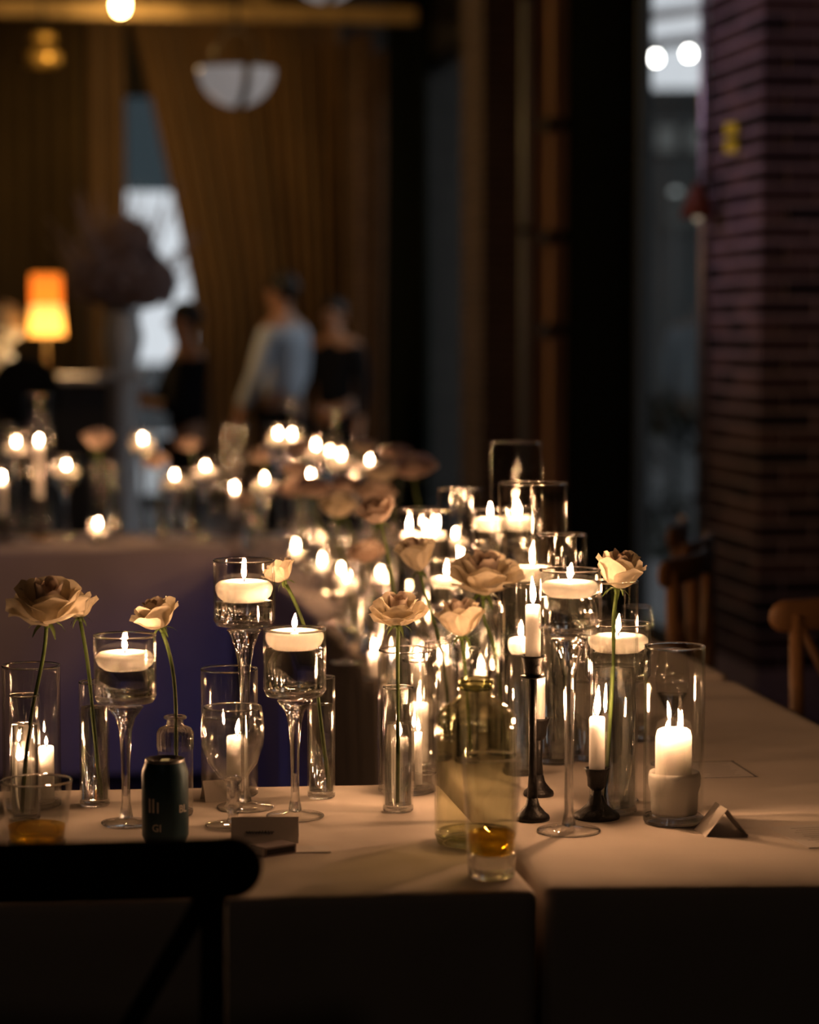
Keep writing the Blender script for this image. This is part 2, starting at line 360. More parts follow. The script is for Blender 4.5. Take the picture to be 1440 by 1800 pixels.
sl = at(1188, 340, 26); stl = thing('yard_lamp', 'small domed white lamp on a post in the dark yard', 'lamp', (sl.x, sl.y, -0.25))
obj('post', lathe([(0, 0), (0.04, 0), (0.03, sl.z + 0.25), (0, sl.z + 0.25)], 10), M_DARKST, stl)
obj('lamp_shade', lathe([(0.055, 0), (0.05, 0.025), (0.03, 0.042), (0, 0.048)], 16), emit('yard_lamp_dome', (0.85, 0.9, 0.9), 0.5), stl, (0, 0, sl.z + 0.25))
hb = at(1150, 760, 18)
def leafball(name, label, cat, loc, rx, rz, n, mt, lw=0.05, ll=0.11, group=None, flat=False, parent=None):
    v, f = [], []
    for i in range(n):
        u = random.uniform(-1, 1); t = random.uniform(0, 2 * PI); r = random.uniform(0.55, 1.0) ** 0.6
        s_ = math.sqrt(1 - u * u); p = Vector((rx * r * s_ * math.cos(t), rx * r * s_ * math.sin(t), rz * r * u + rz))
        d = Vector((s_ * math.cos(t), s_ * math.sin(t), u + random.uniform(-.4, .6))).normalized(); q = d.cross(Vector((random.random(), random.random(), random.random()))).normalized()
        k = len(v); v += [p - q * lw * .3, p + d * ll * .5 - q * lw * .6 , p + d * ll, p + d * ll * .5 + q * lw * .6, ]
        f += [(k, k + 1, k + 2, k + 3)]
    m = mesh(name, v, f)
    if parent is not None: return obj(name, m, mt, parent, loc)
    return tag(obj(name, m, mt, None, loc), label, cat, group)
sh = thing('shrub', 'dark rounded shrub in the yard below the window', 'shrub', (hb.x + 0.2, hb.y, -0.25))
leafball('foliage', '', '', (0, 0, 0.1), 0.75, 0.55, 700, pbr('dark_leaf', (0.02, 0.03, 0.02), 0.8), 0.06, 0.14, parent=sh)
obj('trunk', tube([(0, 0, 0), (0.02, 0, 0.5)], [0.05, 0.03], 8), M_DWOOD, sh)

# ceiling timbers, spotlight
def beam(label, b0, z0, z1, a0=-6, a1=2.6, d=0.12, mt=M_BEAM):
    p = RM((a0 + a1) / 2, b0, (z0 + z1) / 2); m = boxm(a1 - a0, d, z1 - z0, 0.006); m.transform(Matrix.Rotation(TH, 4, 'Z'))
    return struct(obj('trim_3', m, mt, None, p))
beam('', 16.0, 3.40, 3.50); beam('', 13.0, 3.98, 4.12, a1=2.9); beam('', 10.0, 4.05, 4.2, a1=2.9); beam('', 18.5, 4.0, 4.15, a1=2.9)
for a in (-4.2, -2.4, -0.6, 1.2):
    m = boxm(0.09, 12, 0.14, 0.005); m.transform(Matrix.Rotation(TH, 4, 'Z')); struct(obj('trim_4', m, M_BEAM, None, RM(a, 14.4, 4.22)))
for a0, a1 in ((-1.6, -0.5), (0.6, 1.7), (1.7, 0.6)):
    p, q = RM(a0, 16.0, 3.48), RM(a1, 16.0, 4.28); struct(obj('trim_5', tube([p, q], 0.05, 6), M_BEAM))
sp = at(212, 8, 14.6)
st = thing('ceiling_spotlight', 'glowing warm spotlight can hanging beside the brass-toned beam', 'lamp', sp)
obj('can', lathe([(0.05, 0.0), (0.055, 0.0), (0.055, 0.16), (0.02, 0.19), (0, 0.19), ], 18), M_DARKST, st, (0, 0, 0.02))
obj('bulb', lathe([(0, -0.06), (0.03, -0.045), (0.042, 0), (0.03, 0.04), (0, 0.06)], 16), emit('warm_bulb', (1.0, 0.66, 0.25), 60), st, (0, 0, 0.0))
obj('rod', tube([(0, 0, 0.2), (0, 0, 4.3 - sp.z)], 0.008, 8), M_DARKST, st)
l = bpy.data.lights.new('spot_glow', 'POINT'); l.energy = 30; l.color = (1.0, 0.60, 0.20); l.shadow_soft_size = 0.05
lo = bpy.data.objects.new('spot_glow', l); C.objects.link(lo); lo.parent = st; lo.location = (0, 0, -0.12)
sg = spot('spot_beam', (0, 0, 0), (1, 0, 0), 95, (1.0, 0.60, 0.20), 46, 1.0, 0.05); sg.parent = st; sg.location = (0, 0.05, -0.1)
sg.rotation_euler = (at(250, 190, 20) - sp).to_track_quat('-Z', 'Y').to_euler()

# curtains --------------------------------------------------------
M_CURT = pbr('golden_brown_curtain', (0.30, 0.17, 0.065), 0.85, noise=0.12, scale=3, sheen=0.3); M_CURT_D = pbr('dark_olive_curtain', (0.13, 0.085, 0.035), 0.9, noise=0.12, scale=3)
M_DRAPE = pbr('black_green_drape', (0.014, 0.017, 0.015), 1.0, spec=0.0)
def curtain(label, a0, a1, b0, mt, ztop_=4.1, folds=14, tie=None, depth=0.15, along='a', name='curtain'):
    n, rows = folds * 8, 16; v, f = [], []
    for j in range(rows + 1):
        z = 0.02 + (ztop_ - 0.02) * j / rows
        for i in range(n + 1):
            t = i / n; e0, e1 = a0, a1
            if tie: e0, e1 = tie(z, a0, a1)
            a = e0 + (e1 - e0) * t; b = b0 + depth * math.sin(t * folds * 2 * PI + 0.6 * math.sin(t * 9)) * (0.75 + 0.25 * math.sin(z * 1.3 + t * 20))
            v.append(RM(a, b, z) if along == 'a' else RM(b, a, z))
    for j in range(rows):
        for i in range(n):
            k = j * (n + 1) + i; f.append((k, k + 1, k + n + 2, k + n + 1))
    m = mesh(name, v, f); r = thing(name, label, 'curtain')
    o = obj('fabric', m, mt, r); md = o.modifiers.new('thick', 'SOLIDIFY'); md.thickness = 0.004
    rod = tube([RM(a0, b0, ztop_ + 0.02) if along == 'a' else RM(b0, a0, ztop_ + .02), RM(a1, b0, ztop_ + 0.02) if along == 'a' else RM(b0, a1, ztop_ + .02)], 0.018, 8)
    obj('rod', rod, M_DARKST, r); return r
def tieR(z, a0, a1): return (a0 + 0.50 * max(0, min(1, (3.95 - z) / 2.3)) ** 0.9, a1)
curtain('golden brown pleated curtain drawn aside from the tall back window', 0.98, 2.66, 20.15, M_CURT, folds=13, tie=tieR)
curtain('narrow golden curtain hanging left of the tall back window', 0.66, 0.95, 20.25, M_CURT, folds=3)
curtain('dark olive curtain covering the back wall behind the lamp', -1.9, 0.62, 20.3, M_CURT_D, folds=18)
curtain('black green drape across the far right window', 17.4, 19.15, 2.9, M_DRAPE, 3.9, 9, None, 0.05, 'b')

# ------------------------------------------------------------------ tables and cloths
def cloth_mesh(q, folds=9.0, amp=0.028, seed=1, drop=0.72, short=None):
    fac = []
    rnd = random.Random(seed); q = [Vector((x, y, 0)) for x, y in q]; cen = sum(q, Vector()) / 4
    per, nrm, cr = [], [], 0.02
    for i in range(4):
        p, a, b = q[i], (q[i - 1] - q[i]).normalized(), (q[(i + 1) % 4] - q[i]).normalized()
        na, nb = Vector((-a.y, a.x, 0)), Vector((b.y, -b.x, 0))       # outward normals of the two edges
        L_ = (q[(i + 1) % 4] - p).length
        for k in range(5):
            t = k / 4; n_ = (na * (1 - t) + nb * t).normalized(); c0 = p + (a + b) * cr
            per.append(c0 + n_ * cr); nrm.append(n_); fac.append(0.3 if short == i and k > 2 or short == (i - 1) % 4 and k < 2 else 1.0)
        m = int(L_ / 0.02)
        for k in range(1, m): 
            t = k / m; per.append((p + b * cr) * (1 - t) + (q[(i + 1) % 4] - b * cr) * t); nrm.append(nb); fac.append(0.3 if short == i else 1.0)
    n = len(per); v, f = [], []
    s, acc = [], 0
    for i in range(n): s.append(acc); acc += (per[(i + 1) % n] - per[i]).length
    kf = round(acc * folds / 2) or 1; ph = rnd.uniform(0, 6)
    r = 0.010
    rows = [('in', 0.5, 0.0), ('in', 0.92, 0.0), (-r * 1.6, 0.0005, 0), (-r * 0.3, -r * 0.3, 0), (0, -r, 0), (0, -0.05, 0.12), (0, -0.14, 0.4), (0, -0.3, 0.75), (0, -0.5, 0.95), (0, -drop, 1.0)]
    for row in rows:
        for i in range(n):
            if row[0] == 'in': p = cen + (per[i] - cen) * row[1]; v.append((p.x, p.y, ZT + 0.0005 * math.sin(p.x * 23 + p.y * 9))); continue
            o, dz, k = row
            w_ = 0.5 - 0.5 * math.cos(2 * PI * kf * s[i] / acc + ph + 1.3 * math.sin(s[i] * 2.1 + ph)); w_ = w_ * (0.6 + 0.4 * math.sin(s[i] * 3.7 + ph))
            p = per[i] + nrm[i] * (o - amp * k * w_); v.append((p.x, p.y, ZT + (dz if dz > -0.02 else dz * fac[i])))
    v.append((cen.x, cen.y, ZT)); cidx = len(v) - 1
    for i in range(n):
        f.append((cidx, i, (i + 1) % n))
        for j in range(len(rows) - 1): a, b = j * n + i, j * n + (i + 1) % n; f.append((a, a + n, b + n, b))
    return fixn(mesh('cloth', v, f))
TABLES = [
 ('white cloth on the front table beside the dark chair back', 'plywood table under the cloth beside the dark chair back', [(-1.55, 2.905), (0.164, 3.118), (0.046, 3.885), (-1.55, 3.735)]),
 ('white cloth on the near end table carrying the black candlesticks', 'plywood table under the black candlesticks', [(0.172, 3.135), (0.935, 3.150), (0.665, 5.030), (-0.066, 5.030)]),
 ('white cloth on the middle table of the long flowered row', 'plywood table in the middle of the long row', [(-0.070, 5.052), (0.660, 5.125), (0.372, 6.920), (-0.352, 6.850)]),
 ('white cloth on the corner table at the far end of the row', 'plywood table at the far corner of the row', [(-0.356, 6.872), (0.368, 6.942), (0.080, 8.800), (-0.655, 8.700)]),
 ('white cloth on the far cross table in front of the lamp', 'plywood table of the far cross row', [(-2.45, 7.83), (-0.565, 8.03), (-0.675, 8.78), (-2.45, 8.56)]),
]
for i, (lab, lab2, q) in enumerate(TABLES):
    cx = sum(p[0] for p in q) / 4; cyy = sum(p[1] for p in q) / 4
    o = tag(obj('tablecloth', cloth_mesh(q, seed=i + 3, amp=0.02, short=1 if i in (2, 3) else None), M_CLOTH), lab, 'tablecloth')
    t = thing('banquet_table', lab2, 'table', (cx, cyy, 0))
    qi = [Vector((cx, cyy, 0)) + (Vector((p[0], p[1], 0)) - Vector((cx, cyy, 0))) * 0.90 - Vector((cx, cyy, 0)) for p in q]
    v = [(*p.xy, 0.70) for p in qi] + [(*p.xy, 0.738) for p in qi]
    obj('tabletop', fixn(mesh('top', v, [(0, 1, 2, 3), (4, 5, 6, 7), (0, 1, 5, 4), (1, 2, 6, 5), (2, 3, 7, 6), (3, 0, 4, 7)], False)), M_TABLE, t)
    for p in qi: obj('leg', tube([(p.x * 0.9, p.y * 0.9, 0), (p.x * 0.9, p.y * 0.9, 0.70)], 0.016, 8), M_DARKST, t)

# ------------------------------------------------------------------ chairs
CH = {}
def chair_meshes():
    W = 0.235
    # bent top rail: a flat rounded bar, bowed slightly backwards
    v, f, n, prof = [], [], 48, 12
    for i in range(n + 1):
        t = -math.cos(PI * i / n); x = t * W; e = math.sqrt(max(0.0, 1 - max(0, (abs(t) - 0.855) / 0.145) ** 2)); e = max(e, 0.01)
        y = -0.215 + 0.035 * t * t
        for k in range(prof):
            a = 2 * PI * k / prof; v.append((x, y + 0.011 * e * math.cos(a), 0.876 + 0.0335 * e * (abs(math.sin(a)) ** 0.6) * (1 if math.sin(a) >= 0 else -1) - 0.006 * t * t))
    for i in range(n):
        for k in range(prof): a, b = i * prof + k, i * prof + (k + 1) % prof; f.append((a, b, b + prof, a + prof))
    f += [tuple(range(prof)), tuple(range(n * prof, n * prof + prof))]
    CH['rail'] = fixn(mesh('rail', v, f))
    CH['postL'], CH['postR'] = [tube([(s * 0.176, -0.25, 0), (s * 0.178, -0.205, 0.45), (s * 0.182, -0.198, 0.875)], [0.014, 0.017, 0.014], 10) for s in (-1, 1)]
    CH['brL'], CH['brR'] = [tube([(s * 0.176, -0.205 - 0.002 * s, 0.85), (s * 0.08, -0.212 - 0.006 * s, 0.69), (-s * 0.06, -0.212 - 0.006 * s, 0.58), (-s * 0.172, -0.208, 0.49)], 0.011, 8, flat=0.7) for s in (-1, 1)]
    CH['seat'] = boxm(0.42, 0.40, 0.03, 0.012, (0, -0.01, 0.45))
    CH['legL'], CH['legR'] = [tube([(s * 0.18, 0.16, 0.44), (s * 0.19, 0.17, 0)], [0.017, 0.013], 10) for s in (-1, 1)]
    CH['st1'] = tube([(-0.185, 0.165, 0.2), (0.185, 0.165, 0.2)], 0.009, 8); CH['st2'], CH['st3'] = [tube([(s * 0.186, -0.23, 0.22), (s * 0.186, 0.165, 0.22)], 0.009, 8) for s in (-1, 1)]
chair_meshes()
def chair(label, loc, rz, mt=None, group=None):
    t = thing('crossback_chair', label, 'chair', loc, rz, group); mt = mt or M_WOOD
    for nm, k in (('top_rail', 'rail'), ('back_post', 'postL'), ('back_post', 'postR'), ('cross_brace', 'brL'), ('cross_brace', 'brR'), ('seat', 'seat'), ('leg', 'legL'), ('leg', 'legR'), ('stretcher', 'st1'), ('stretcher', 'st2'), ('stretcher', 'st3')):
        obj(nm, CH[k], mt, t)
    return t
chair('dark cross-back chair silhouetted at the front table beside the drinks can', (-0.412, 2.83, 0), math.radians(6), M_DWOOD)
chair('brown cross-back chair turned towards the wall at the near end table', (0.865, 5.30, 0), math.radians(25))
chair('brown cross-back chair with a worn rail tucked along the middle table', (0.50, 6.17, 0), math.radians(70))
chair('brown cross-back chair just behind the worn-railed one', (0.575, 6.62, 0), math.radians(76))
chair('brown cross-back chair at the far end of the right-hand chairs', (0.585, 7.22, 0), math.radians(80))

# ------------------------------------------------------------------ candles
def flame_mesh(h=0.030, r=0.0048, lean=0.0, n=10):
    prof = [(0.0006, 0), (0.55 * r, 0.1 * h), (0.9 * r, 0.22 * h), (r, 0.36 * h), (0.78 * r, 0.58 * h), (0.42 * r, 0.8 * h), (0.1 * r, 0.97 * h), (0, h)]
    m = lathe(prof, n)
    for vv in m.vertices: vv.co.x += lean * (vv.co.z / h) ** 2 * h
    return m
FL = [flame_mesh(0.030, 0.0046, 0.0), flame_mesh(0.026, 0.0048, 0.25), flame_mesh(0.034, 0.0044, -0.12), flame_mesh(0.022, 0.0046, 0.1), flame_mesh(0.045, 0.0050, 0.05)]
for m in FL: m.materials.append(M_FLAME)
WICK = tube([(0, 0, -0.004), (0.0005, 0, 0.004), (0.0015, 0, 0.009)], 0.0009, 6); WICK.materials.append(M_WICK)
def lit(parent, z, k=None, x=0, y=0, s=1.0):
    s *= 0.88 if (parent.location.y < 5.5) else 0.72
    obj('wick', WICK, M_WICK, parent, (x, y, z))
    o = obj('flame', FL[random.randrange(3) if k is None else k], M_FLAME, parent, (x, y, z + 0.005), (0, 0, random.uniform(0, 6.28))); o.scale = (s, s, s); return o
def pillar(label, loc, r, h, k=None, name='pillar_candle', group=None, fs=1.0, lumpy=0.0):
    t = thing(name, label, 'candle', loc, 0, group); e = min(0.004, r * 0.25)
    ph = random.uniform(0, 6)
    wob = (lambda a, z: 1 + lumpy * math.sin(3 * a + ph) * z / h) if lumpy else None
    obj('wax', lathe([(0, 0), (r * 0.97, 0), (r, e), (r, h - e), (r - e * 0.4, h - e * 0.2), (r - e, h), (r * 0.55, h - 0.003), (0, h - 0.004)], 20, wob=wob), M_WAX, t)
    lit(t, h - 0.004, k, s=fs); return t
def floating(label, loc, r, k=None, group=None, fs=1.0, h=0.026):
    t = thing('floating_candle', label, 'candle', loc, random.uniform(0, 6), group)
    obj('wax', lathe([(0, 0), (r * 0.72, 0), (r * 0.92, h * 0.25), (r, h * 0.55), (r * 0.99, h * 0.75), (r * 0.88, h * 0.93), (r * 0.6, h), (r * 0.3, h * 0.93), (0, h * 0.88)], 28), M_WAX, t)
    lit(t, h * 0.88, k, s=fs); return t

# ------------------------------------------------------------------ glass
def rimmesh(r, z, th=0.0016, n=32):
    return lathe([(r + th * math.cos(a), z + th * math.sin(a)) for a in [2 * PI * k / 6 for k in range(6)]], n, True)
def cylinder_vase(label, loc, r, h, water=None, group=None, base=0.010, name='cylinder_vase', th=0.0022, far=False):
    t = thing(name, label, 'vase', loc, 0, group); n = 20 if far else 36
    obj('wall', lathe([(r, base * 0.5), (r, h)], n), M_THIN, t)
    obj('inner_wall', lathe([(r - th, base), (r - th, h)], n), M_THIN, t) if not far else None
    obj('base', lathe([(0, 0.001), (r * 0.9, 0.0), (r, base * 0.35), (r, base * 0.8), (r - th, base), (r * 0.6, base * 0.8), (0, base * 0.7)], n), M_SOLID, t)
    obj('rim', rimmesh(r - th / 2, h, th * 0.7, n), M_RIM, t)
    if water:
        w_ = r - th - 0.0008; obj('water', lathe([(0, base + 0.001), (w_, base + 0.001), (w_, water - 0.001), (w_ - 0.001, water), (0, water - 0.0005)], n), M_WATER, t)
    return t
def stem_holder(label, loc, r, h, ch, fr, water, group=None, knob=False):
    # cylindrical cup on a tall slim stem with a round foot; ch = cup height, water = level above the table
    t = thing('stemmed_candle_holder', label, 'candle holder', loc, 0, group); zc = h - ch
    obj('cup', lathe([(r, zc + 0.012), (r, h)], 36), M_THIN, t)
    obj('inner_wall', lathe([(r - 0.0022, zc + 0.012), (r - 0.0022, h)], 36), M_THIN, t)
    obj('cup_base', lathe([(0, zc - 0.004), (0.011, zc - 0.002), (r * 0.55, zc + 0.0), (r * 0.9, zc + 0.003), (r, zc + 0.012), (r - 0.002, zc + 0.014), (r * 0.8, zc + 0.009), (0, zc + 0.008)], 36), M_SOLID, t)
    sp_ = [(0, 0.006), (0.010, 0.010), (0.0065, 0.03), (0.006, zc * 0.35), (0.0072, zc * 0.6), (0.0095, zc * 0.78), (0.014, zc * 0.88), (0.022, zc - 0.010), (0.026, zc - 0.0045), (0, zc - 0.0045)]
    if knob: sp_ = [(0, 0.006), (0.009, 0.008), (0.013, 0.018), (0.009, 0.028)] + sp_[3:]
    obj('stem', lathe(sp_, 24), M_SOLID, t)
    obj('foot', lathe([(0, 0), (fr * 0.97, 0), (fr, 0.0015), (fr * 0.95, 0.003), (fr * 0.5, 0.0045), (0.012, 0.008), (0, 0.008)], 36), M_FOOT, t)
    obj('foot_edge', rimmesh(fr - 0.0012, 0.002, 0.0015), M_RIM, t)
    obj('rim', rimmesh(r - 0.0011, h, 0.0016), M_RIM, t)
    if water: 
        w_ = r - 0.003; obj('water', lathe([(0, zc + 0.0105), (w_ * 0.92, zc + 0.0125), (w_, zc + 0.018), (w_, water), (0, water)], 36), M_WATER, t)
    return t
def V(px, foot, top, wpx, water=None, label='', **k):      # cylinder vase read off its base, rim and width
    p = tab(px, foot); h = ztop(p, top) - ZT; r = wpx * ppm(p) / 2
    return cylinder_vase(label, p, r, h, (ztop(p, water) - ZT) if water else None, **k), p, r, h
def SH(px, base, rim, bottom, wpx, fpx, wtop, wbot, label, clabel, k=None, group=None, fs=1.0, cgroup=None, knob=False):
    # stemmed holder with its floating candle (wtop / wbot = top and underside of the wax)
    p = tab(px, base); h = ztop(p, rim) - ZT; r = wpx * ppm(p) / 2; ch = h - (ztop(p, bottom) - ZT); fr = fpx * ppm(p) / 2
    wl = ztop(p, wbot) - ZT + 0.004; stem_holder(label, p, r, h, ch, fr, wl, group, knob)
    hh = max(0.012, ztop(p, wtop) - ztop(p, wbot)); floating(clabel, (p.x, p.y, ZT + wl + 0.0005), r * 0.93, k, cgroup, fs, hh)
    return p

# ------------------------------------------------------------------ roses
RINGS = [(3, 0.006, 0.046, 80, 0.000, 0), (4, 0.013, 0.050, 66, 0.002, 0), (5, 0.022, 0.052, 56, 0.004, 0), (5, 0.032, 0.050, 54, 0.007, 1), (6, 0.042, 0.044, 48, 0.011, 1), (6, 0.051, 0.030, 44, 0.013, 1)]
def petal_mesh(R, Z, span, curl, seed, nu=8, nv=8):
    rnd = random.Random(seed); v, f = [], []; sp_ = math.radians(span); ph = rnd.uniform(0, 6)
    for j in range(nv):
        t = j / (nv - 1)
        r = (1 - t) ** 2 * 0.004 + 2 * t * (1 - t) * (R * 0.98) + t * t * R; z = 2 * t * (1 - t) * (Z * 0.22) + t * t * Z
        if t > 0.6: r += curl * ((t - 0.6) / 0.4) ** 2; z -= curl * 0.5 * ((t - 0.6) / 0.4) ** 2
        wd = (0.35 + 0.65 * math.sin(min(1, t * 1.5) * PI / 2)) * (1 - 0.55 * max(0, (t - 0.62) / 0.38) ** 2.5)
        for i in range(nu):
            u = -1 + 2 * i / (nu - 1); a = u * sp_ * wd
            rr = r + 0.0012 * math.sin(2.5 * u + ph + 2 * t) * t + (0.0035 * u * u * t if curl > 0.004 else -0.0008 * u * u)
            zz = z - 0.004 * u * u * t + 0.0008 * math.sin(4 * u + ph) * t
            v.append((rr * math.cos(a), rr * math.sin(a), zz))
    for j in range(nv - 1):
        for i in range(nu - 1): k = j * nu + i; f.append((k, k + 1, k + nu + 1, k + nu))
    return mesh('petal', v, f)
PET = [[petal_mesh(R, Z, sp_, cu, 10 * i + q) for q in range(2)] for i, (n, R, Z, sp_, cu, o) in enumerate(RINGS)]
for i, pr in enumerate(PET):
    for m in pr: m.materials.append(M_PETAL)
def bloom(seed, skip=0, up=0.0):
    rnd = random.Random(seed); ms = []
    for i, (n, R, Z, sp_, cu, o) in enumerate(RINGS[:len(RINGS) - skip]):
        off = rnd.uniform(0, 6)
        for k in range(n):
            m = PET[i][k % 2].copy(); m.transform(Matrix.Rotation(off + 2 * PI * k / n + rnd.uniform(-.15, .15), 4, 'Z') @ Matrix.Rotation(rnd.uniform(-.12, .06), 4, 'Y')); ms.append(m)
    j = join(ms, 'bloom'); j.materials.append(M_PETAL_P); return smooth(j)
BLOOMS = [bloom(3), bloom(8, 1), bloom(15)]
sep = []
for k in range(5):
    a = 2 * PI * k / 5; d = Vector((math.cos(a), math.sin(a), 0)); s_ = Vector((-d.y, d.x, 0))
    pts = [(0.004, 0.001, .004), (0.014, -0.001, .004), (0.024, -0.008, .0028), (0.030, -0.018, .0008)]
    v, f = [], []
    for r, z, w_ in pts: v += [d * r - s_ * w_ + Vector((0, 0, z)), d * r + Vector((0, 0, z - 0.001)), d * r + s_ * w_ + Vector((0, 0, z))]
    for i in range(3):
        for c in (0, 1): q = i * 3 + c; f.append((q, q + 1, q + 4, q + 3))
    sep.append(mesh('sepal', v, f))
SEPALS = sep
for m in SEPALS: m.materials.append(M_STEM)
HIP = lathe([(0, -0.014), (0.003, -0.012), (0.0065, -0.004), (0.006, 0.002), (0, 0.003)], 10); HIP.materials.append(M_STEM)
def rose(label, head, foot, size=0.1, tilt=(0, 0), near=True, seed=0, mid=None, group=None, skip=0, blush=False, openness=1.0):
    openness *= 1.3
    """head, foot: world points of the bloom's base and the stem's lower end; tilt = lean of the bloom (x, y)"""
    rnd = random.Random(seed + 77); head, foot = Vector(head), Vector(foot); s = size / 0.125
    t = thing('rose', label, 'rose', foot, 0, group)
    ax = Vector((tilt[0], tilt[1], 1)).normalized(); rot = ax.to_track_quat('Z', 'Y').to_euler()
    hl = head - foot
    if near:
        bl_ = bpy.data.objects.new('bloom', None); C.objects.link(bl_); bl_.parent = t; bl_.location = hl; bl_.rotation_euler = rot; bl_.scale = (s, s, s * openness)
        for i, (n, R, Z, sp_, cu, o) in enumerate(RINGS[:len(RINGS) - skip]):
            off = rnd.uniform(0, 6)
            for k in range(n):
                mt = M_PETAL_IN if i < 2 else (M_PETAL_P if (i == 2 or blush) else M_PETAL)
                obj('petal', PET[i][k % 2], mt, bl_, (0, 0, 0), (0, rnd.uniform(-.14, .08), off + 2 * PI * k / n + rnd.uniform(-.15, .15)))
    else:
        o = obj('bloom', BLOOMS[seed % 3], M_PETAL_P if blush else M_PETAL, t, hl, rot); o.scale = (s, s, s * openness)
    cal = obj('hip', HIP, M_STEM, t, hl, rot); cal.scale = (s, s, s)
    for m in SEPALS: obj('sepal', m, M_STEM, cal)
    tip = hl - ax * 0.012 * s; L_ = tip.length
    c2 = tip - ax * L_ * 0.3; c1 = Vector((mid[0] - foot.x, mid[1] - foot.y, mid[2] - foot.z)) if mid else tip * 0.35 + Vector((rnd.uniform(-.008, .008), rnd.uniform(-.008, .008), 0))
    obj('stem', tube(bez((0, 0, 0), c1, c2, tip, 12), [0.0026] * 6 + [0.0029] * 7, 7), M_STEM, t)
    return t
def RS(label, hx, hy, wpx, vase_p, vase_h, off=(0, 0), fy=None, tilt=(0, 0), dY=0.0, **k):
    """rose whose bloom base shows at (hx, hy) and whose stem rises from the vase standing at vase_p"""
    Y = vase_p.y + dY; h = at(hx, hy, Y); sz = wpx * ppm(h)
    foot = Vector((vase_p.x + off[0], vase_p.y + off[1], ZT + 0.014))
    mid = (vase_p.x - off[0] * 0.8, vase_p.y - off[1] * 0.8, ZT + vase_h * 0.98)
    return rose(label, h, foot, sz, tilt, mid=mid, **k)

# ------------------------------------------------------------------ front table, left stretch
_, p, r, h = V(57, 1418, 1170, 102, label='wide glass cylinder holding three small candles behind the whisky tumbler')
pillar('ivory candle in the wide cylinder behind the tumbler, its tallest', (p.x - 0.020, p.y + 0.006, ZT + 0.011), 0.0125, 0.085, 0, fs=0.7)
pillar('short ivory candle at the front of the wide cylinder behind the tumbler', (p.x - 0.004, p.y - 0.020, ZT + 0.011), 0.0125, 0.066, 3, fs=0.7)
pillar('slim ivory candle on the can side of the wide cylinder behind the tumbler', (p.x + 0.021, p.y + 0.004, ZT + 0.011), 0.0115, 0.080, 3, fs=0.7)
_, p, r, h = V(45, 1440, 1222, 53, 1272, label='slim bud vase in front of the wide cylinder of small candles')
RS('large open ivory rose with a dusky centre', 82, 1092, 142, p, h, (-0.004, -0.005), tilt=(0.10, -0.30), seed=1, dY=-0.01)
_, p, r, h = V(167, 1416, 1199, 53, 1242, label='slim bud vase between the dusky rose and a stemmed holder')
RS('ivory rose half hidden behind the dusky-centred rose', 140, 1086, 86, p, h, (0.008, 0.0), tilt=(-0.25, 0.35), seed=2, skip=1, dY=0.03)
SH(222, 1448, 1117, 1237, 110, 88, 1150, 1182, 'shortest stemmed glass holder, next to the drinks can', 'floating candle in the holder next to the drinks can', 3)
# ribbed apothecary bottle with a rose
p = tab(309, 1432); s = ppm(p); zt = ztop(p, 1258) - ZT
t = thing('ribbed_bottle_vase', 'small ribbed glass bottle vase behind the drinks can', 'vase', p); rb = 31 * s
rib = lambda a, z: 1 + 0.025 * math.cos(22 * a)
obj('body', lathe([(rb, 0.008), (rb, zt - 60 * s)], 44), M_THIN, t)
obj('base', lathe([(0, 0), (rb * 0.93, 0), (rb, 0.004), (rb, 0.008), (rb * 0.5, 0.007), (0, 0.006)], 36), M_SOLID, t)
obj('ribbed_shoulder', lathe([(rb * 1.0, zt - 60 * s), (rb * 1.03, zt - 52 * s), (rb * 1.03, zt - 30 * s), (rb * 0.9, zt - 22 * s), (rb * 0.5, zt - 17 * s)], 88, wob=rib), M_SOLID, t)
obj('neck', lathe([(rb * 0.5, zt - 18 * s), (rb * 0.46, zt - 7 * s), (rb * 0.62, zt - 5 * s), (rb * 0.66, zt - 2 * s), (rb * 0.60, zt), (rb * 0.42, zt - 1 * s), (rb * 0.38, zt - 16 * s)], 32), M_SOLID, t)
RS('ivory rose leaning over the stemmed holder by the can', 283, 1104, 100, p, zt, (0.002, 0), tilt=(-0.35, -0.15), seed=5, skip=1)

# drinks can
p = tab(291, 1484); s = ppm(p); rc = 41 * s; hc = ztop(p, 1334) - ZT
M_CAN = pbr('teal_can_print', (0.022, 0.062, 0.085), 0.4, 0.4, noise=0.25, scale=25); M_WHITE = pbr('white_print', (0.62, 0.58, 0.52), 0.5)
t = thing('drinks_can', 'teal drinks can with white lettering behind the chair back', 'can', p)
obj('body', lathe([(0, 0.003), (rc * 0.72, 0.003), (rc * 0.80, 0), (rc * 0.86, 0.004), (rc, 0.014), (rc, hc - 0.018), (rc * 0.86, hc - 0.005), (rc * 0.83, hc - 0.003)], 36), M_CAN, t)
obj('lid', lathe([(rc * 0.83, hc - 0.004), (rc * 0.85, hc), (rc * 0.82, hc + 0.001), (rc * 0.78, hc - 0.004), (0, hc - 0.004)], 36), M_STEEL, t)
obj('pull_tab', boxm(0.012, 0.022, 0.0015, 0.0005, (0, 0.004, hc - 0.0025)), M_STEEL, t)
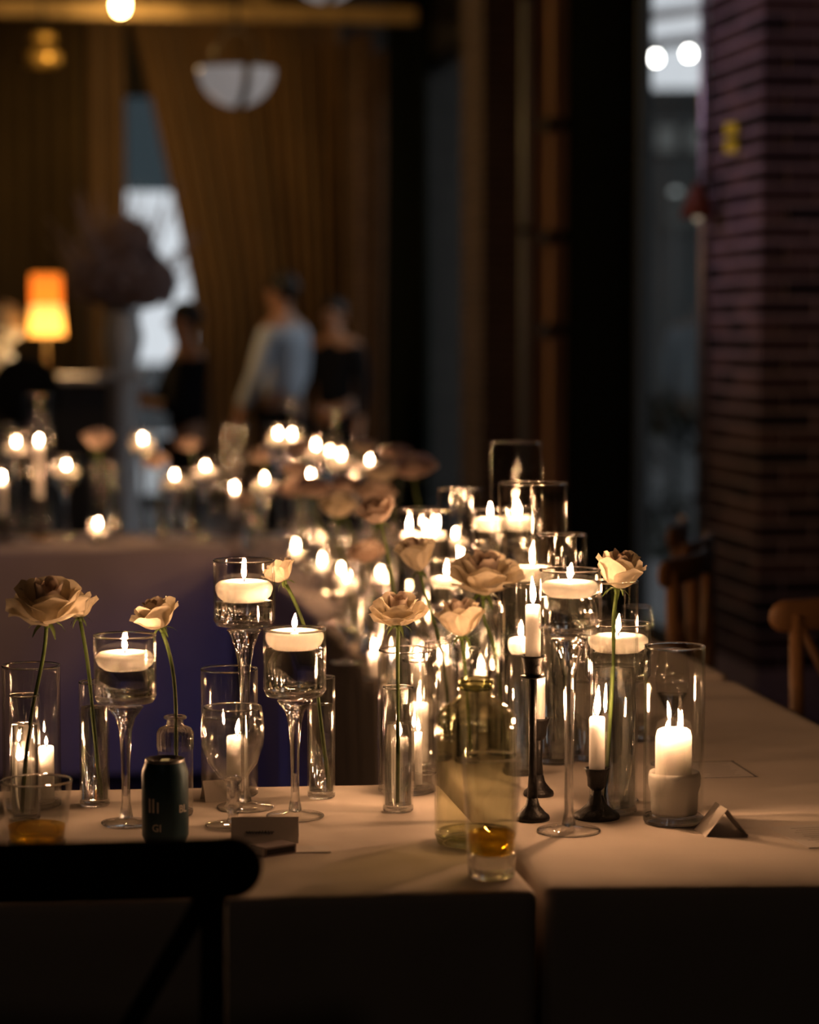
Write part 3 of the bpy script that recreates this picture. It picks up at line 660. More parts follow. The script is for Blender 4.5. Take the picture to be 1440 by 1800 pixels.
def wrap_text(txt, size, ang, z, parent, name='lettering'):
    cu = bpy.data.curves.new('t', 'FONT'); cu.body = txt; cu.size = size * 1.35; cu.offset = size * 0.02; cu.align_x = 'CENTER'; cu.extrude = 0.0; cu.resolution_u = 2
    to = bpy.data.objects.new('t', cu); C.objects.link(to); dg = bpy.context.evaluated_depsgraph_get(); m = bpy.data.meshes.new_from_object(to.evaluated_get(dg)); bpy.data.objects.remove(to)
    bm = bmesh.new(); bm.from_mesh(m); bmesh.ops.triangulate(bm, faces=bm.faces); bmesh.ops.subdivide_edges(bm, edges=bm.edges, cuts=1)
    for vv in bm.verts:
        a = ang + vv.co.x / rc - PI / 2; vv.co = Vector((rc * 1.006 * math.cos(a), rc * 1.006 * math.sin(a), z + vv.co.y))
    bm.to_mesh(m); bm.free(); m.materials.clear(); return obj(name, m, M_WHITE, parent)
wrap_text('GI', 13.5 * s, -0.28, 30 * s, t); wrap_text('BL', 14 * s, 0.95, 62 * s, t); wrap_text('ll', 26 * s, -0.52, 63 * s, t, 'emblem'); wrap_text('l', 20 * s, -0.22, 63 * s, t, 'emblem')

# cylinder and goblet
_, p, r, h = V(404, 1398, 1176, 100, label='glass cylinder standing behind the water goblet')
pillar('square-shouldered ivory candle seen through the water goblet', (p.x + 0.012, p.y - 0.004, ZT + 0.011), 0.0165, 0.082, 2, lumpy=0.04, fs=0.85)
p = tab(410, 1452); s = ppm(p); zt = ztop(p, 1243) - ZT
t = thing('water_goblet', 'short-stemmed water goblet beside the folded name card', 'glass', p)
zb = ztop(p, 1372) - ZT; R_ = 56 * s; hh = zt - zb
bp_ = [(0.008, zb), (R_ * 0.45, zb + 0.05 * hh), (R_ * 0.78, zb + 0.25 * hh), (R_ * 0.97, zb + 0.5 * hh), (R_, zb + 0.66 * hh), (R_ * 0.97, zb + 0.82 * hh), (R_ * 0.91, zt)]
obj('bowl', lathe(bp_, 40), M_THIN, t); obj('inner_wall', lathe([(max(0.004, a - 0.002), b + 0.002) for a, b in bp_[:-1]] + [(R_ * 0.91 - 0.002, zt)], 40), M_THIN, t)
obj('water', lathe([(0, zb + 0.004)] + [(a - 0.003, b + 0.003) for a, b in bp_[1:5]] + [(R_ * 0.965 - 0.003, zb + 0.84 * hh), (0, zb + 0.84 * hh)], 40), M_THIN, t)
obj('stem', lathe([(0, 0.005), (0.010, 0.006), (0.007, 0.014), (0.009, 0.022), (0.014, 0.028), (0.009, 0.034), (0.009, zb - 0.006), (0.014, zb + 0.002), (0.010, zb + 0.006), (0, zb + 0.005)], 24), M_SOLID, t)
obj('foot', lathe([(0, 0), (48 * s, 0), (50 * s, 0.002), (46 * s, 0.004), (0.012, 0.0075), (0, 0.0075)], 36), M_FOOT, t); obj('foot_edge', rimmesh(49 * s - 0.001, 0.002, 0.0015), M_RIM, t); obj('rim', rimmesh(R_ * 0.91 - 0.001, zt, 0.0015), M_RIM, t)
SH(431, 1420, 985, 1102, 108, 100, 1025, 1062, 'tallest stemmed glass holder, behind the water goblet', 'floating candle in the tallest holder behind the goblet', 2)
SH(519, 1436, 1106, 1226, 110, 102, 1112, 1146, 'stemmed glass holder filled high, beside the tilted rose stem', 'floating candle level with the rim of the high-filled holder', 1)
_, p, r, h = V(565, 1402, 1190, 49, 1238, label='slim bud vase with a slanting stem beside the high-filled holder')
RS('ivory rose in profile above the tallest holder', 500, 1022, 74, p, h, (0.010, 0.0), tilt=(-0.55, 0.2), seed=9, skip=1)
# whisky tumbler
def tumbler(label, px, base, rim, wtop, wbot, liq, thick, name):
    p = tab(px, base); s = ppm(p); h = ztop(p, rim) - ZT; a, b = wtop * s / 2, wbot * s / 2; zl = ztop(p, liq) - ZT; zk = thick * s
    t = thing(name, label, 'glass', p); rr = lambda z: b + (a - b) * z / h
    obj('wall', lathe([(rr(zk * 0.6), zk * 0.6), (a, h)], 36), M_THIN, t); obj('inner_wall', lathe([(rr(zk) - 0.0025, zk), (a - 0.002, h)], 36), M_THIN, t)
    obj('base', lathe([(0, 0.001), (b * 0.9, 0), (b, 0.003), (rr(zk * 0.9), zk * 0.9), (rr(zk) - 0.003, zk), (b * 0.6, zk * 0.85), (0, zk * 0.82)], 36), M_SOLID, t)
    obj('rim', rimmesh(a - 0.001, h, 0.0016), M_RIM, t)
    obj('whisky', lathe([(0, zk * 0.86), (b * 0.6, zk * 0.9), (rr(zk) - 0.0035, zk * 1.05), (rr(zl) - 0.0035, zl), (0, zl)], 36), M_AMBER, t)
    return t, p, s
tumbler('low whisky tumbler with amber drink behind the chair back', 65, 1490, 1372, 125, 100, 1450, 14, 'tumbler')
tumbler('tall whisky glass with amber drink in front of the clear bottle', 864, 1541, 1330, 106, 82, 1462, 44, 'highball_glass')
# place card, matchbox, small paper
def tent(label, px, base, wpx, hpx, rz, depth=0.045, write=True):
    p = tab(px, base); s = ppm(p); W_, H_ = wpx * s, hpx * s * 1.04; d = depth / 2; th = 0.0006
    t = thing('place_card', label, 'card', p, rz)
    for sg in (-1, 1):
        v = [(-W_ / 2, sg * d, 0), (W_ / 2, sg * d, 0), (W_ / 2, 0, H_), (-W_ / 2, 0, H_)]; n_ = Vector((0, sg * H_, d)).normalized() * th
        vv = [Vector(x) for x in v]; vv += [x - n_ for x in vv]
        obj('leaf', fixn(mesh('leaf', vv, [(0, 1, 2, 3), (4, 5, 6, 7), (0, 1, 5, 4), (1, 2, 6, 5), (2, 3, 7, 6), (3, 0, 4, 7)], False)), M_PAPER, t)
    if not write: return t
    pts = []
    for i in range(40):
        u = i / 39; x = (-0.28 + 0.42 * u) * W_; z = H_ * (0.42 + 0.045 * math.sin(i * 1.7) + 0.03 * math.sin(i * 3.1)); pts.append((x, -d * (1 - z / H_) - 0.0004, z))
    obj('handwriting', tube(pts, 0.0006, 4), M_INK, t); return t
tent('folded name card with handwriting beside the matchbox', 466, 1477, 118, 40, math.radians(2))
tent('small folded card standing behind the goblet foot', 377, 1406, 42, 34, math.radians(20), 0.03, False)
tent('folded card seen edge-on beside the thick pillar candle', 1268, 1463, 70, 46, math.radians(100), 0.062, False)
p = tab(481, 1500); t = thing('matchbox', 'small dark matchbox lying in front of the name card', 'matchbox', p, math.radians(38))
obj('sleeve', boxm(0.052, 0.034, 0.013, 0.0008, (0, 0, 0.0066)), pbr('mauve_matchbox', (0.22, 0.17, 0.18), 0.6), t); obj('tray', boxm(0.054, 0.031, 0.010, 0.0005, (0, 0, 0.0066)), M_PAPER, t); obj('striker', boxm(0.046, 0.0345, 0.008, 0.0002, (0, 0, 0.0066)), M_WICK, t)
def flat_card(label, px, py, W_, H_, rz, lines=0, border=False, name='menu_card'):
    p = tab(px, py); t = thing(name, label, 'card', p, rz); obj('sheet', boxm(W_, H_, 0.001, 0, (0, 0, 0.0008)), M_PAPER, t)
    if lines: obj('printed_lines', join([boxm(W_ * random.uniform(0.4, 0.7), 0.0022, 0.0003, 0, (0, -H_ * 0.36 + H_ * 0.72 * i / (lines - 1), 0.0014)) for i in range(lines)]), pbr('grey_print', (0.42, 0.38, 0.36), 0.8), t)
    if border: obj('border', join([boxm(W_, 0.0025, 0.0003, 0, (0, s_ * (H_ / 2 - 0.003), 0.0014)) for s_ in (-1, 1)] + [boxm(0.0025, H_, 0.0003, 0, (s_ * (W_ / 2 - 0.003), 0, 0.0014)) for s_ in (-1, 1)]), M_INK, t)
flat_card('blank paper slip beside the matchbox', 545, 1494, 0.055, 0.04, 0.1, name='paper_slip')
flat_card('printed menu card with a dark border behind the thick pillar candle', 1258, 1354, 0.10, 0.15, math.radians(8), 9, True)
flat_card('printed menu card at the table edge past the edge-on folded card', 1443, 1470, 0.10, 0.15, math.radians(14), 9, False)
flat_card('plain card lying behind the smallest black candlestick', 1075, 1262, 0.10, 0.15, math.radians(8), 0, False)

# ------------------------------------------------------------------ centre of the front corner
_, p, r, h = V(715, 1392, 1142, 101, label='wide glass cylinder with two slim candles beside the clear bottle')
pillar('stout ivory candle in the wide cylinder by the bottle', (p.x - 0.010, p.y + 0.004, ZT + 0.011), 0.0135, 0.074, 2, fs=0.9)
pillar('slim ivory taper in the wide cylinder by the bottle', (p.x + 0.018, p.y + 0.0, ZT + 0.011), 0.0060, 0.082, 0, name='taper_candle', fs=0.75)
_, p, r, h = V(700, 1426, 1208, 54, 1270, label='slim bud vase in front of the wide cylinder by the bottle')
RS('broad ivory rose leaning low over the wide cylinder by the bottle', 700, 1098, 104, p, h, (-0.001, -0.004), tilt=(0.02, -0.25), seed=12)
p = tab(748, 1392); cylinder_vase('tiny low glass votive cup at the foot of the clear bottle', p, 0.017, 0.030, 0.012, name='votive_cup', base=0.006)
_, p, r, h = V(737, 1352, 1160, 60, label='narrow cylinder with a pillar candle behind the wide one by the bottle')
pillar('pillar candle raised in the narrow cylinder by the bottle', (p.x, p.y, ZT + 0.011), 0.015, 0.098, 3, fs=0.8)
# clear bottle
p = tab(836, 1482); s = ppm(p); zt = ztop(p, 1192) - ZT; R_ = 72 * s
t = thing('clear_bottle', 'wide-shouldered greenish clear glass bottle behind the tall whisky glass', 'bottle', p)
zs = zt - 82 * s
bp_ = [(R_ * 0.95, 0.006), (R_, 0.016), (R_, zs), (R_ * 0.97, zs + 14 * s), (R_ * 0.84, zs + 30 * s), (R_ * 0.56, zs + 43 * s), (R_ * 0.43, zs + 52 * s), (R_ * 0.40, zt - 20 * s), (R_ * 0.40, zt)]
obj('body', lathe(bp_, 44), M_BOTTLE, t); obj('inner_wall', lathe([(a - 0.003, b) for a, b in bp_], 44), M_BOTTLE, t)
obj('base', lathe([(0, 0.006), (R_ * 0.8, 0), (R_ * 0.93, 0.002), (R_, 0.014), (R_ - 0.004, 0.018), (R_ * 0.7, 0.011), (0, 0.014)], 44), M_BOTTLE_S, t)
obj('lip', lathe([(R_ * 0.37, zt - 20 * s), (R_ * 0.43, zt - 20 * s), (R_ * 0.45, zt - 14 * s), (R_ * 0.45, zt - 2 * s), (R_ * 0.42, zt), (R_ * 0.37, zt - 1 * s)], 36, True), M_BOTTLE_S, t)
# black candlesticks
def candlestick(label, clabel, px, base, sock, wpx, ctop, cw, k=0, fs=1.0):
    p = tab(px, base); s = ppm(p); h = ztop(p, sock) - ZT; R_ = wpx * s / 2
    t = thing('candlestick', label, 'candlestick', p); c = max(cw * s / 2, 0.007)
    obj('foot', lathe([(0, 0), (R_ * 0.97, 0), (R_, 0.003), (R_ * 0.95, 0.007), (R_ * 0.75, 0.011), (R_ * 0.42, 0.021), (R_ * 0.28, 0.034), (0, 0.034)], 32), M_IRON, t)
    obj('stem', lathe([(0, 0.03), (R_ * 0.30, 0.032), (max(0.0055, R_ * 0.2), min(h * 0.45, 0.07)), (max(0.0055, R_ * 0.2), h * 0.55), (0.0062, h - 0.032), (0, h - 0.03)], 24), M_IRON, t)
    obj('socket', lathe([(0, h - 0.034), (0.006, h - 0.034), (c + 0.002, h - 0.026), (c + 0.0025, h - 0.014), (c + 0.005, h - 0.004), (c + 0.0075, h), (c + 0.004, h), (c + 0.001, h - 0.004), (c + 0.0008, h - 0.016), (0, h - 0.016)], 28), M_IRON, t)
    hc = ztop(p, ctop) - ZT - h + 0.015
    pillar(clabel, (p.x, p.y, ZT + h - 0.0155), c, hc, k, 'taper_candle', fs=fs); return t
tk = candlestick('tall slender black candlestick behind the whisky glass', 'lit ivory taper on the tall slender candlestick', 936, 1441, 1152, 62, 1062, 27, 4, 1.0)
obj('drip_collar', lathe([(0.004, -0.001), (0.017, 0.001), (0.0185, 0.003), (0.006, 0.003)], 28), M_IRON, tk, (0, 0, ztop(tab(936, 1441), 1192) - ZT))
candlestick('medium black candlestick half hidden by the tall one', 'ivory taper on the medium candlestick', 947, 1398, 1262, 54, 1188, 22, 0, 0.8)
candlestick('short flared black candlestick with a wide foot', 'lit ivory taper on the short flared candlestick', 1049, 1438, 1350, 82, 1259, 28, 4, 1.12)
SH(1000, 1462, 1002, 1117, 108, 112, 1026, 1054, 'tall stemmed glass holder standing between the black candlesticks', 'floating candle between the black candlesticks', 1)
SH(1085, 1408, 1096, 1200, 114, 74, 1120, 1150, 'stemmed glass holder with a knobbed foot behind the short candlestick', 'floating candle in the knob-footed holder', 2, knob=True)
_, p, r, h = V(1078, 1428, 1022, 84, 1170, label='tall glass cylinder topped by a rose behind the short candlestick')
RS('ivory rose resting on the rim of the tall cylinder', 1085, 1034, 108, p, h, (-0.012, 0.0), tilt=(0.12, -0.08), seed=21, openness=1.15, skip=1)
# thick pillar in its cylinder
_, p, r, h = V(1184, 1446, 1136, 107, label='glass cylinder around the thick melting pillar candle', base=0.012)
t = thing('pillar_candle', 'thick melting pillar candle with spilled wax collar and two flames', 'candle', (p.x, p.y, ZT + 0.0125)); s = ppm(p); hp = 152 * s
lw = lambda a, z: 1 + 0.05 * math.sin(2 * a + 1) + 0.03 * math.sin(5 * a + z * 60)
obj('wax', lathe([(0, 0), (30 * s, 0), (32 * s, 0.004), (32 * s, hp - 0.012), (29 * s, hp - 0.003), (24 * s, hp), (12 * s, hp - 0.006), (0, hp - 0.009)], 36, wob=lambda a, z: 1 + 0.03 * math.sin(3 * a + z * 40)), M_WAX, t)
obj('wax_collar', lathe([(31 * s, 62 * s), (36 * s, 72 * s), (45 * s, 76 * s), (47.5 * s, 68 * s), (47 * s, 52 * s), (43 * s, 40 * s), (42 * s, 8 * s), (40 * s, 0.001), (30 * s, 0.001)], 40, wob=lambda a, z: min(1.0, 0.97 + 0.03 * math.sin(3 * a + 2))), M_WAX, t)
lit(t, hp - 0.008, 2, 0.008, -0.004, 1.0); lit(t, hp - 0.008, 1, -0.009, 0.003, 0.8)
# wine glasses
def wine(label, px, base, rim, wpx, bowl_bot, group=None):
    p = tab(px, base); s = ppm(p); h = ztop(p, rim) - ZT; R_ = wpx * s / 2; zb = ztop(p, bowl_bot) - ZT; hh = h - zb
    t = thing('wine_glass', label, 'glass', p, 0, group)
    bp_ = [(0.004, zb), (R_ * 0.5, zb + hh * 0.12), (R_ * 0.88, zb + hh * 0.32), (R_, zb + hh * 0.52), (R_ * 0.95, zb + hh * 0.75), (R_ * 0.8, h)]
    obj('bowl', lathe(bp_, 36), M_THIN, t); obj('rim', rimmesh(R_ * 0.8, h, 0.0011), M_RIM, t)
    obj('water', lathe([(0, zb + 0.002)] + [(a - 0.002, b + 0.002) for a, b in bp_[1:3]] + [(R_ * 0.90, zb + hh * 0.36), (0, zb + hh * 0.36)], 36), M_WATER, t)
    obj('stem', lathe([(0, 0.003), (0.009, 0.004), (0.0045, 0.015), (0.0038, zb * 0.6), (0.005, zb - 0.004), (0.007, zb + 0.003), (0, zb + 0.003)], 18), M_SOLID, t)
    obj('foot', lathe([(0, 0), (0.034, 0), (0.0345, 0.0015), (0.012, 0.004), (0, 0.0045)], 32), M_FOOT, t); obj('foot_edge', rimmesh(0.0335, 0.0018, 0.0013), M_RIM, t)
wine('wine glass seen through the cylinder of the thick pillar', 1181, 1345, 1142, 60, 1262)
wine('wine glass behind the knob-footed holder', 1118, 1300, 1066, 62, 1190)

# ------------------------------------------------------------------ along the long row
_, p, r, h = V(935, 1305, 850, 120, 1022, label='widest tall glass cylinder of the long row')
floating('floating candle inside the widest tall cylinder', (p.x, p.y, ZT + (ztop(p, 1022) - ZT) + 0.001), r * 0.66, 2)
_, p, r, h = V(906, 1215, 778, 90, 930, label='tallest glass cylinder, rising behind the widest one')
floating('floating candle inside the tallest cylinder', (p.x, p.y, ztop(p, 930) + 0.001), r * 0.72, 0)
_, p, r, h = V(808, 1205, 860, 77, 1010, label='tall narrow cylinder standing apart left of the tallest one')
floating('floating candle inside the tall narrow cylinder', (p.x, p.y, ztop(p, 1010) + 0.001), r * 0.72, 1)
_, p, r, h = V(975, 1340, 940, 74, 1080, label='tall cylinder close behind the candlesticks')
_, p, r, h = V(1000, 1270, 940, 60, label='narrow cylinder squeezed behind the candlesticks, open and dry')
_, p, r, h = V(915, 1360, 1030, 64, 1150, label='water-filled cylinder beside the tall black candlestick')
floating('floating candle beside the tall black candlestick', (p.x, p.y, ztop(p, 1150) + 0.001), r * 0.72, 3)
_, p, r, h = V(1030, 1335, 1110, 58, 1200, label='short cylinder behind the short candlestick, filled with water')
_, p, r, h = V(880, 1325, 1060, 52, 1180, label='slim vase behind the bottle carrying a broad rose')
RS('broad ivory rose in front of the widest cylinder', 850, 1042, 136, p, h, (0.005, 0), tilt=(0.05, -0.25), seed=31)
_, p, r, h = V(822, 1340, 1140, 46, 1200, label='slim vase rising from behind the bottle neck')
RS('pale ivory rose directly above the bottle neck', 812, 1118, 106, p, h, (0.004, 0), tilt=(-0.08, -0.05), seed=34, skip=1, openness=1.15)
_, p, r, h = V(786, 1300, 1100, 46, 1170, label='slim vase left of the bottle neck')
RS('upright cupped rose with curling sepals', 738, 1004, 88, p, h, (0.004, 0), tilt=(-0.2, -0.1), seed=37, skip=1, openness=1.3)
_, p, r, h = V(702, 1245, 1060, 46, 1120, label='slim vase on the inner edge of the long row')
RS('drooping ivory rose on a long curved stem', 668, 918, 84, p, h, (0.006, 0), tilt=(-0.25, -0.3), seed=41, skip=1, blush=True)
SH(785, 1268, 985, 1075, 64, 60, 1018, 1036, 'slender stemmed holder left of the broad rose', 'floating candle left of the broad rose', 1)
SH(861, 1248, 895, 965, 62, 56, 914, 938, 'stemmed holder between the tall narrow and the widest cylinder', 'floating candle between the tall narrow and widest cylinders', 0)
SH(912, 1238, 892, 962, 64, 56, 914, 936, 'stemmed holder seen through the widest cylinder', 'floating candle seen through the widest cylinder', 2)
_, p, r, h = V(744, 1165, 897, 98, 950, label='broad glass vessel with three floating candles')
for i, (dx, dy) in enumerate(((-0.030, 0.0), (0.006, -0.030), (0.030, 0.014))):
    floating('one of three small candles afloat in the broad vessel', (p.x + dx, p.y + dy, ztop(p, 950) + 0.001), 0.018, i % 3, 'three candles in the broad vessel', 1.0, 0.018)
SH(800, 1120, 935, 990, 52, 50, 950, 966, 'low stemmed holder behind the tall narrow cylinder', 'floating candle behind the tall narrow cylinder', 0)
G1, G2, G3, G4 = 'dry glass cylinders along the long row', 'slim vases along the long row', 'small candles along the long row', 'blush roses along the long row'
for px, base, top, wp in ((850, 1282, 1085, 58), (905, 1290, 1120, 50), (770, 1335, 1130, 50), (860, 1165, 985, 46), (668, 1188, 1030, 44), (955, 1250, 1010, 58), (1040, 1255, 1060, 52), (1110, 1290, 1150, 54)):
    V(px, base, top, wp, label='dry clear glass cylinder crowded into the long row', group=G1)
RW = ['nearest the drooping long-stemmed rose', 'beside the inner wine glasses', 'just behind the drooping rose', 'over the inner edge, small', 'rising behind the drooping rose', 'reaching out towards the windows', 'hanging over the inner edge', 'above the wide far cylinder', 'beside the bright far cluster', 'at the inner far corner', 'among the far corner holders', 'by the wide low cylinder']
for i, (px, base, top, wp, hx, hy, hw) in enumerate(((650, 1150, 990, 38, 648, 986, 74), (625, 1130, 1000, 36, 592, 910, 82), (690, 1105, 950, 36, 655, 882, 84), (640, 1075, 940, 34, 605, 866, 66), (700, 1060, 920, 34, 678, 848, 76), (750, 1050, 900, 34, 728, 838, 84), (600, 1045, 930, 32, 548, 872, 70), (665, 1020, 880, 30, 640, 800, 56), (560, 1010, 900, 30, 530, 800, 56), (532, 985, 880, 28, 522, 868, 58), (648, 968, 870, 28, 640, 838, 58), (690, 1010, 880, 28, 700, 806, 50))):
    _, p, r, h = V(px, base, top, wp, top + (base - top) * 0.35, label='slim bud vase of the blush rose ' + RW[i], group=G2, far=True)
    RS('blurred blush rose ' + RW[i], hx, hy, hw, p, h, tilt=(random.uniform(-.4, .1), random.uniform(-.4, .0)), near=False, seed=i, blush=i % 3 != 1, group=G4, openness=0.9)
for px, base, cw, ct, k in ((612, 1085, 30, 1010, 0), (735, 1215, 26, 1150, 3), (520, 1000, 24, 962, 2), (658, 1196, 26, 1140, 1), (690, 1140, 26, 1080, 0), (775, 1225, 26, 1150, 2), (845, 1240, 26, 1170, 1), (566, 1035, 24, 985, 2), (600, 1050, 24, 1000, 0), (668, 1056, 24, 1005, 1), (720, 1085, 24, 1030, 0), (560, 985, 22, 945, 0)):  # several of these candles are extras, added to brighten the blush roses
    p = tab(px, base); s = ppm(p); cylinder_vase('small glass cup around a stubby candle in the long row', p, cw * s * 0.75, (base - ct + 26) * s, None, G3 + ' cups', name='votive_cup', base=0.006, far=True)
    pillar('stubby ivory candle in a small glass cup in the long row', (p.x, p.y, p.z + 0.0065), cw * s * 0.42, (base - ct) * s * 0.8, k, 'votive_candle', G3)
# wine glasses along the inner edge
for px, base, rim, wp, bb in ((610, 1165, 1065, 44, 1120), (585, 1100, 1010, 40, 1060), (540, 1050, 965, 36, 1010)):
    wine('wine glass at a place on the inner edge of the long row', px, base, rim, wp, bb, 'wine glasses on the inner edge')

# ------------------------------------------------------------------ the far corner and the far cross table
FG = 'floating candles on the far tables'; FH = 'stemmed holders on the far tables'
for px, base, rim, bot, wpx, wt, wb_, who in ((118, 945, 802, 850, 50, 826, 840, 'beside the tall cylinder with the taper'), (253, 945, 756, 800, 48, 780, 794, 'standing highest on the cross table'), (308, 955, 828, 870, 52, 842, 860, 'standing lowest on the cross table'), (362, 950, 806, 850, 48, 826, 842, 'next to the lowest one on the cross table'),
        (490, 948, 748, 795, 44, 770, 784, 'of the close pair at the far corner'), (514, 966, 750, 795, 42, 772, 786, 'of the close pair at the far corner'), (556, 974, 772, 815, 44, 792, 806, 'in the bright cluster at the far corner'), (580, 945, 778, 815, 40, 800, 812, 'in the bright cluster at the far corner'), (600, 958, 785, 830, 46, 808, 822, 'in the bright cluster at the far corner'), (546, 951, 826, 860, 40, 842, 854, 'below the bright cluster at the far corner'), (466, 985, 838, 870, 40, 850, 862, 'at the inner edge of the far corner'), (650, 1006, 800, 835, 44, 818, 830, 'just before the far corner roses'), (30, 942, 760, 810, 48, 784, 800, 'behind the tall cylinder with the taper')):
    SH(px, base, rim, bot, wpx, wpx * 0.9, wt, wb_, 'blurred stemmed glass holder ' + who, 'floating candle in the holder ' + who, None, FH, 1.0, FG)
FC = 'glass cylinders on the far tables'
for (px, base, top, wp), who in zip(((70, 950, 694, 50), (5, 955, 745, 44), (180, 955, 815, 42), (413, 945, 748, 48), (512, 945, 697, 40), (590, 1000, 720, 64), (672, 985, 786, 68), (385, 942, 830, 34)), ('tall blurred cylinder with a lit taper on the cross table', 'blurred cylinder with a taper beside the tallest one on the cross table', 'low dry cylinder by the short votive on the cross table', 'blurred cylinder with a taper near the far corner', 'tall dry cylinder behind the close pair of far holders', 'wide tall cylinder before the bright far cluster', 'wide low cylinder among the far corner roses', 'small dry cylinder behind the far holders')):
    V(px, base, top, wp, label=who, group=FC, far=True)
def taper_at(label, px, base, top, cw, k, group):
    p = tab(px, base) + Vector((0, 0, 0.0105 if group.endswith('far tables') and px < 500 else 0)); s = ppm(p); h = (base - top) * s; hb_ = h * 0.42
    t = thing('candlestick', 'small dark candlestick on the far tables', 'candlestick', p, 0, group + ' sticks')
    obj('foot', lathe([(0, 0), (0.026, 0), (0.027, 0.004), (0.012, 0.014), (0, 0.014)], 16), M_IRON, t); obj('stem', lathe([(0, 0.012), (0.006, 0.014), (0.005, hb_ - 0.01), (0.011, hb_), (0, hb_)], 14), M_IRON, t)
    pillar(label, (p.x, p.y, p.z + hb_), cw * s / 2, h - hb_, k, 'taper_candle', group)
for px, base, top in ((70, 950, 785), (413, 945, 868), (5, 955, 850), (625, 955, 830)):
    taper_at('blurred lit taper on the far tables', px, base, top, 14, 2, 'tapers on the far tables')
p = tab(172, 952); cylinder_vase('low votive glass on the far cross table', p, 0.034, 0.045, None, name='votive_cup', base=0.006, far=True); pillar('short thick candle in the low votive on the far cross table', (p.x, p.y, p.z + 0.0065), 0.028, 0.045, 0)
FW = ['above the low dry cylinder', 'between the two low holders on the cross table', 'by the cylinder near the far corner', 'drooping low at the far corner', 'beside the highest cross-table holder', 'in front of the close pair of holders']
for i, (px, base, top, hx, hy, hw) in enumerate(((204, 943, 820, 172, 790, 66), (332, 943, 830, 336, 792, 46), (452, 943, 850, 466, 812, 50), (440, 968, 870, 428, 893, 52), (282, 950, 850, 275, 822, 50), (530, 978, 850, 516, 840, 50))):
    _, p, r, h = V(px, base, top, 24, top + 40, label='slim bud vase of the far rose ' + FW[i], group='bud vases on the far tables', far=True)
    RS('blurred blush rose ' + FW[i], hx, hy, hw, p, h, tilt=(random.uniform(-.3, .3), -0.2), near=False, seed=i + 1, blush=True, group='roses on the far tables')
p = tab(285, 937); t = thing('small_dish', 'small pale blue dish on the far cross table', 'dish', p)
obj('bowl', lathe([(0, 0.002), (0.018, 0), (0.03, 0.006), (0.036, 0.014), (0.033, 0.013), (0.02, 0.005), (0, 0.005)], 24), pbr('pale_blue_glaze', (0.45, 0.55, 0.65), 0.25), t)

# ------------------------------------------------------------------ background: pendants, lamp, flowers
M_OPAL = pbr('dimly_lit_opal_glass', (0.70, 0.67, 0.68), 0.35); _b = M_OPAL.node_tree.nodes['Principled BSDF']; _b.inputs['Emission Color'].default_value = (0.85, 0.78, 0.76, 1); _b.inputs['Emission Strength'].default_value = 0.2; M_BRASS = pbr('aged_brass', (0.45, 0.30, 0.12), 0.4, 0.8)
def pendant(label, px, py, wpx, Y):
    c = at(px, py, Y); R_ = wpx * ppm(c) / 2; t = thing('pendant_lamp', label, 'lamp', c)
    prof = [(0, -R_ * 0.98)] + [(R_ * math.sin(a), -R_ * math.cos(a) * 0.98) for a in [PI / 2 * k / 10 for k in range(1, 11)]] + [(R_ * 0.97, 0)] + [(R_ * 0.96 * math.sin(a), -R_ * math.cos(a) * 0.93) for a in [PI / 2 * k / 6 for k in range(6, -1, -1)]]
    obj('bowl', lathe(prof, 36), M_OPAL, t)
    for ph in (0, PI):   # brass strap: a band below the bowl carried up into a loop
        pass
    loop = [(R_ * 0.62 * math.cos(a) , 0, R_ * 1.02 * math.sin(a)) for a in [PI * k / 20 for k in range(21)]]
    obj('hanging_loop', tube(loop, 0.022, 8, flat=0.35, up=(0, 1, 0)), M_BRASS, t)
    band = [((R_ + 0.004) * math.sin(a) * math.sin(0.35), -(R_ + 0.004) * math.sin(a) * math.cos(0.35), -(R_ + 0.004) * 0.98 * math.cos(a)) for a in [-PI / 2 + PI * k / 24 for k in range(25)]]
    obj('strap', tube(band, 0.02, 8, flat=0.2, up=(math.cos(0.35), math.sin(0.35), 0)), M_BRASS, t)
    obj('rod', tube([(0, 0, R_ * 1.0), (0, 0, 4.3 - c.z)], 0.009, 8), M_DARKST, t); obj('canopy', lathe([(0, 0), (0.06, 0), (0.05, 0.03), (0, 0.03)], 16), M_DARKST, t, (0, 0, 4.26 - c.z))
    return t
pendant('half-globe opal pendant with a brass loop before the golden curtain', 416, 121, 136, 12.5)
pendant('opal pendant whose bowl just dips in beside the golden curtain', 572, -62, 136, 12.0)
# the dim tiered golden pendant by the dark curtain
c = at(74, 98, 15.2); t = thing('tiered_pendant', 'dim golden two-tier pendant before the dark olive curtain', 'lamp', c)
M_GOLDSH = pbr('golden_shade', (0.65, 0.42, 0.12), 0.35, 0.6)
obj('lower_tier', lathe([(0.10, -0.06), (0.12, -0.03), (0.11, 0.01), (0.06, 0.04), (0.055, 0.035), (0.105, 0.008), (0.115, -0.03), (0.097, -0.058)], 24, True), M_GOLDSH, t)
obj('upper_tier', lathe([(0.07, 0.08), (0.085, 0.10), (0.06, 0.13), (0.02, 0.14), (0.018, 0.135), (0.058, 0.126), (0.08, 0.10), (0.067, 0.082)], 24, True), M_GOLDSH, t)
obj('rod', tube([(0, 0, 0.0), (0, 0, 4.3 - c.z)], 0.007, 8), M_DARKST, t)
obj('bulb', lathe([(0, -0.05), (0.022, -0.035), (0.028, -0.01), (0.015, 0.02), (0, 0.025)], 12), emit('dim_gold_bulb', (1.0, 0.62, 0.18), 2.0), t)
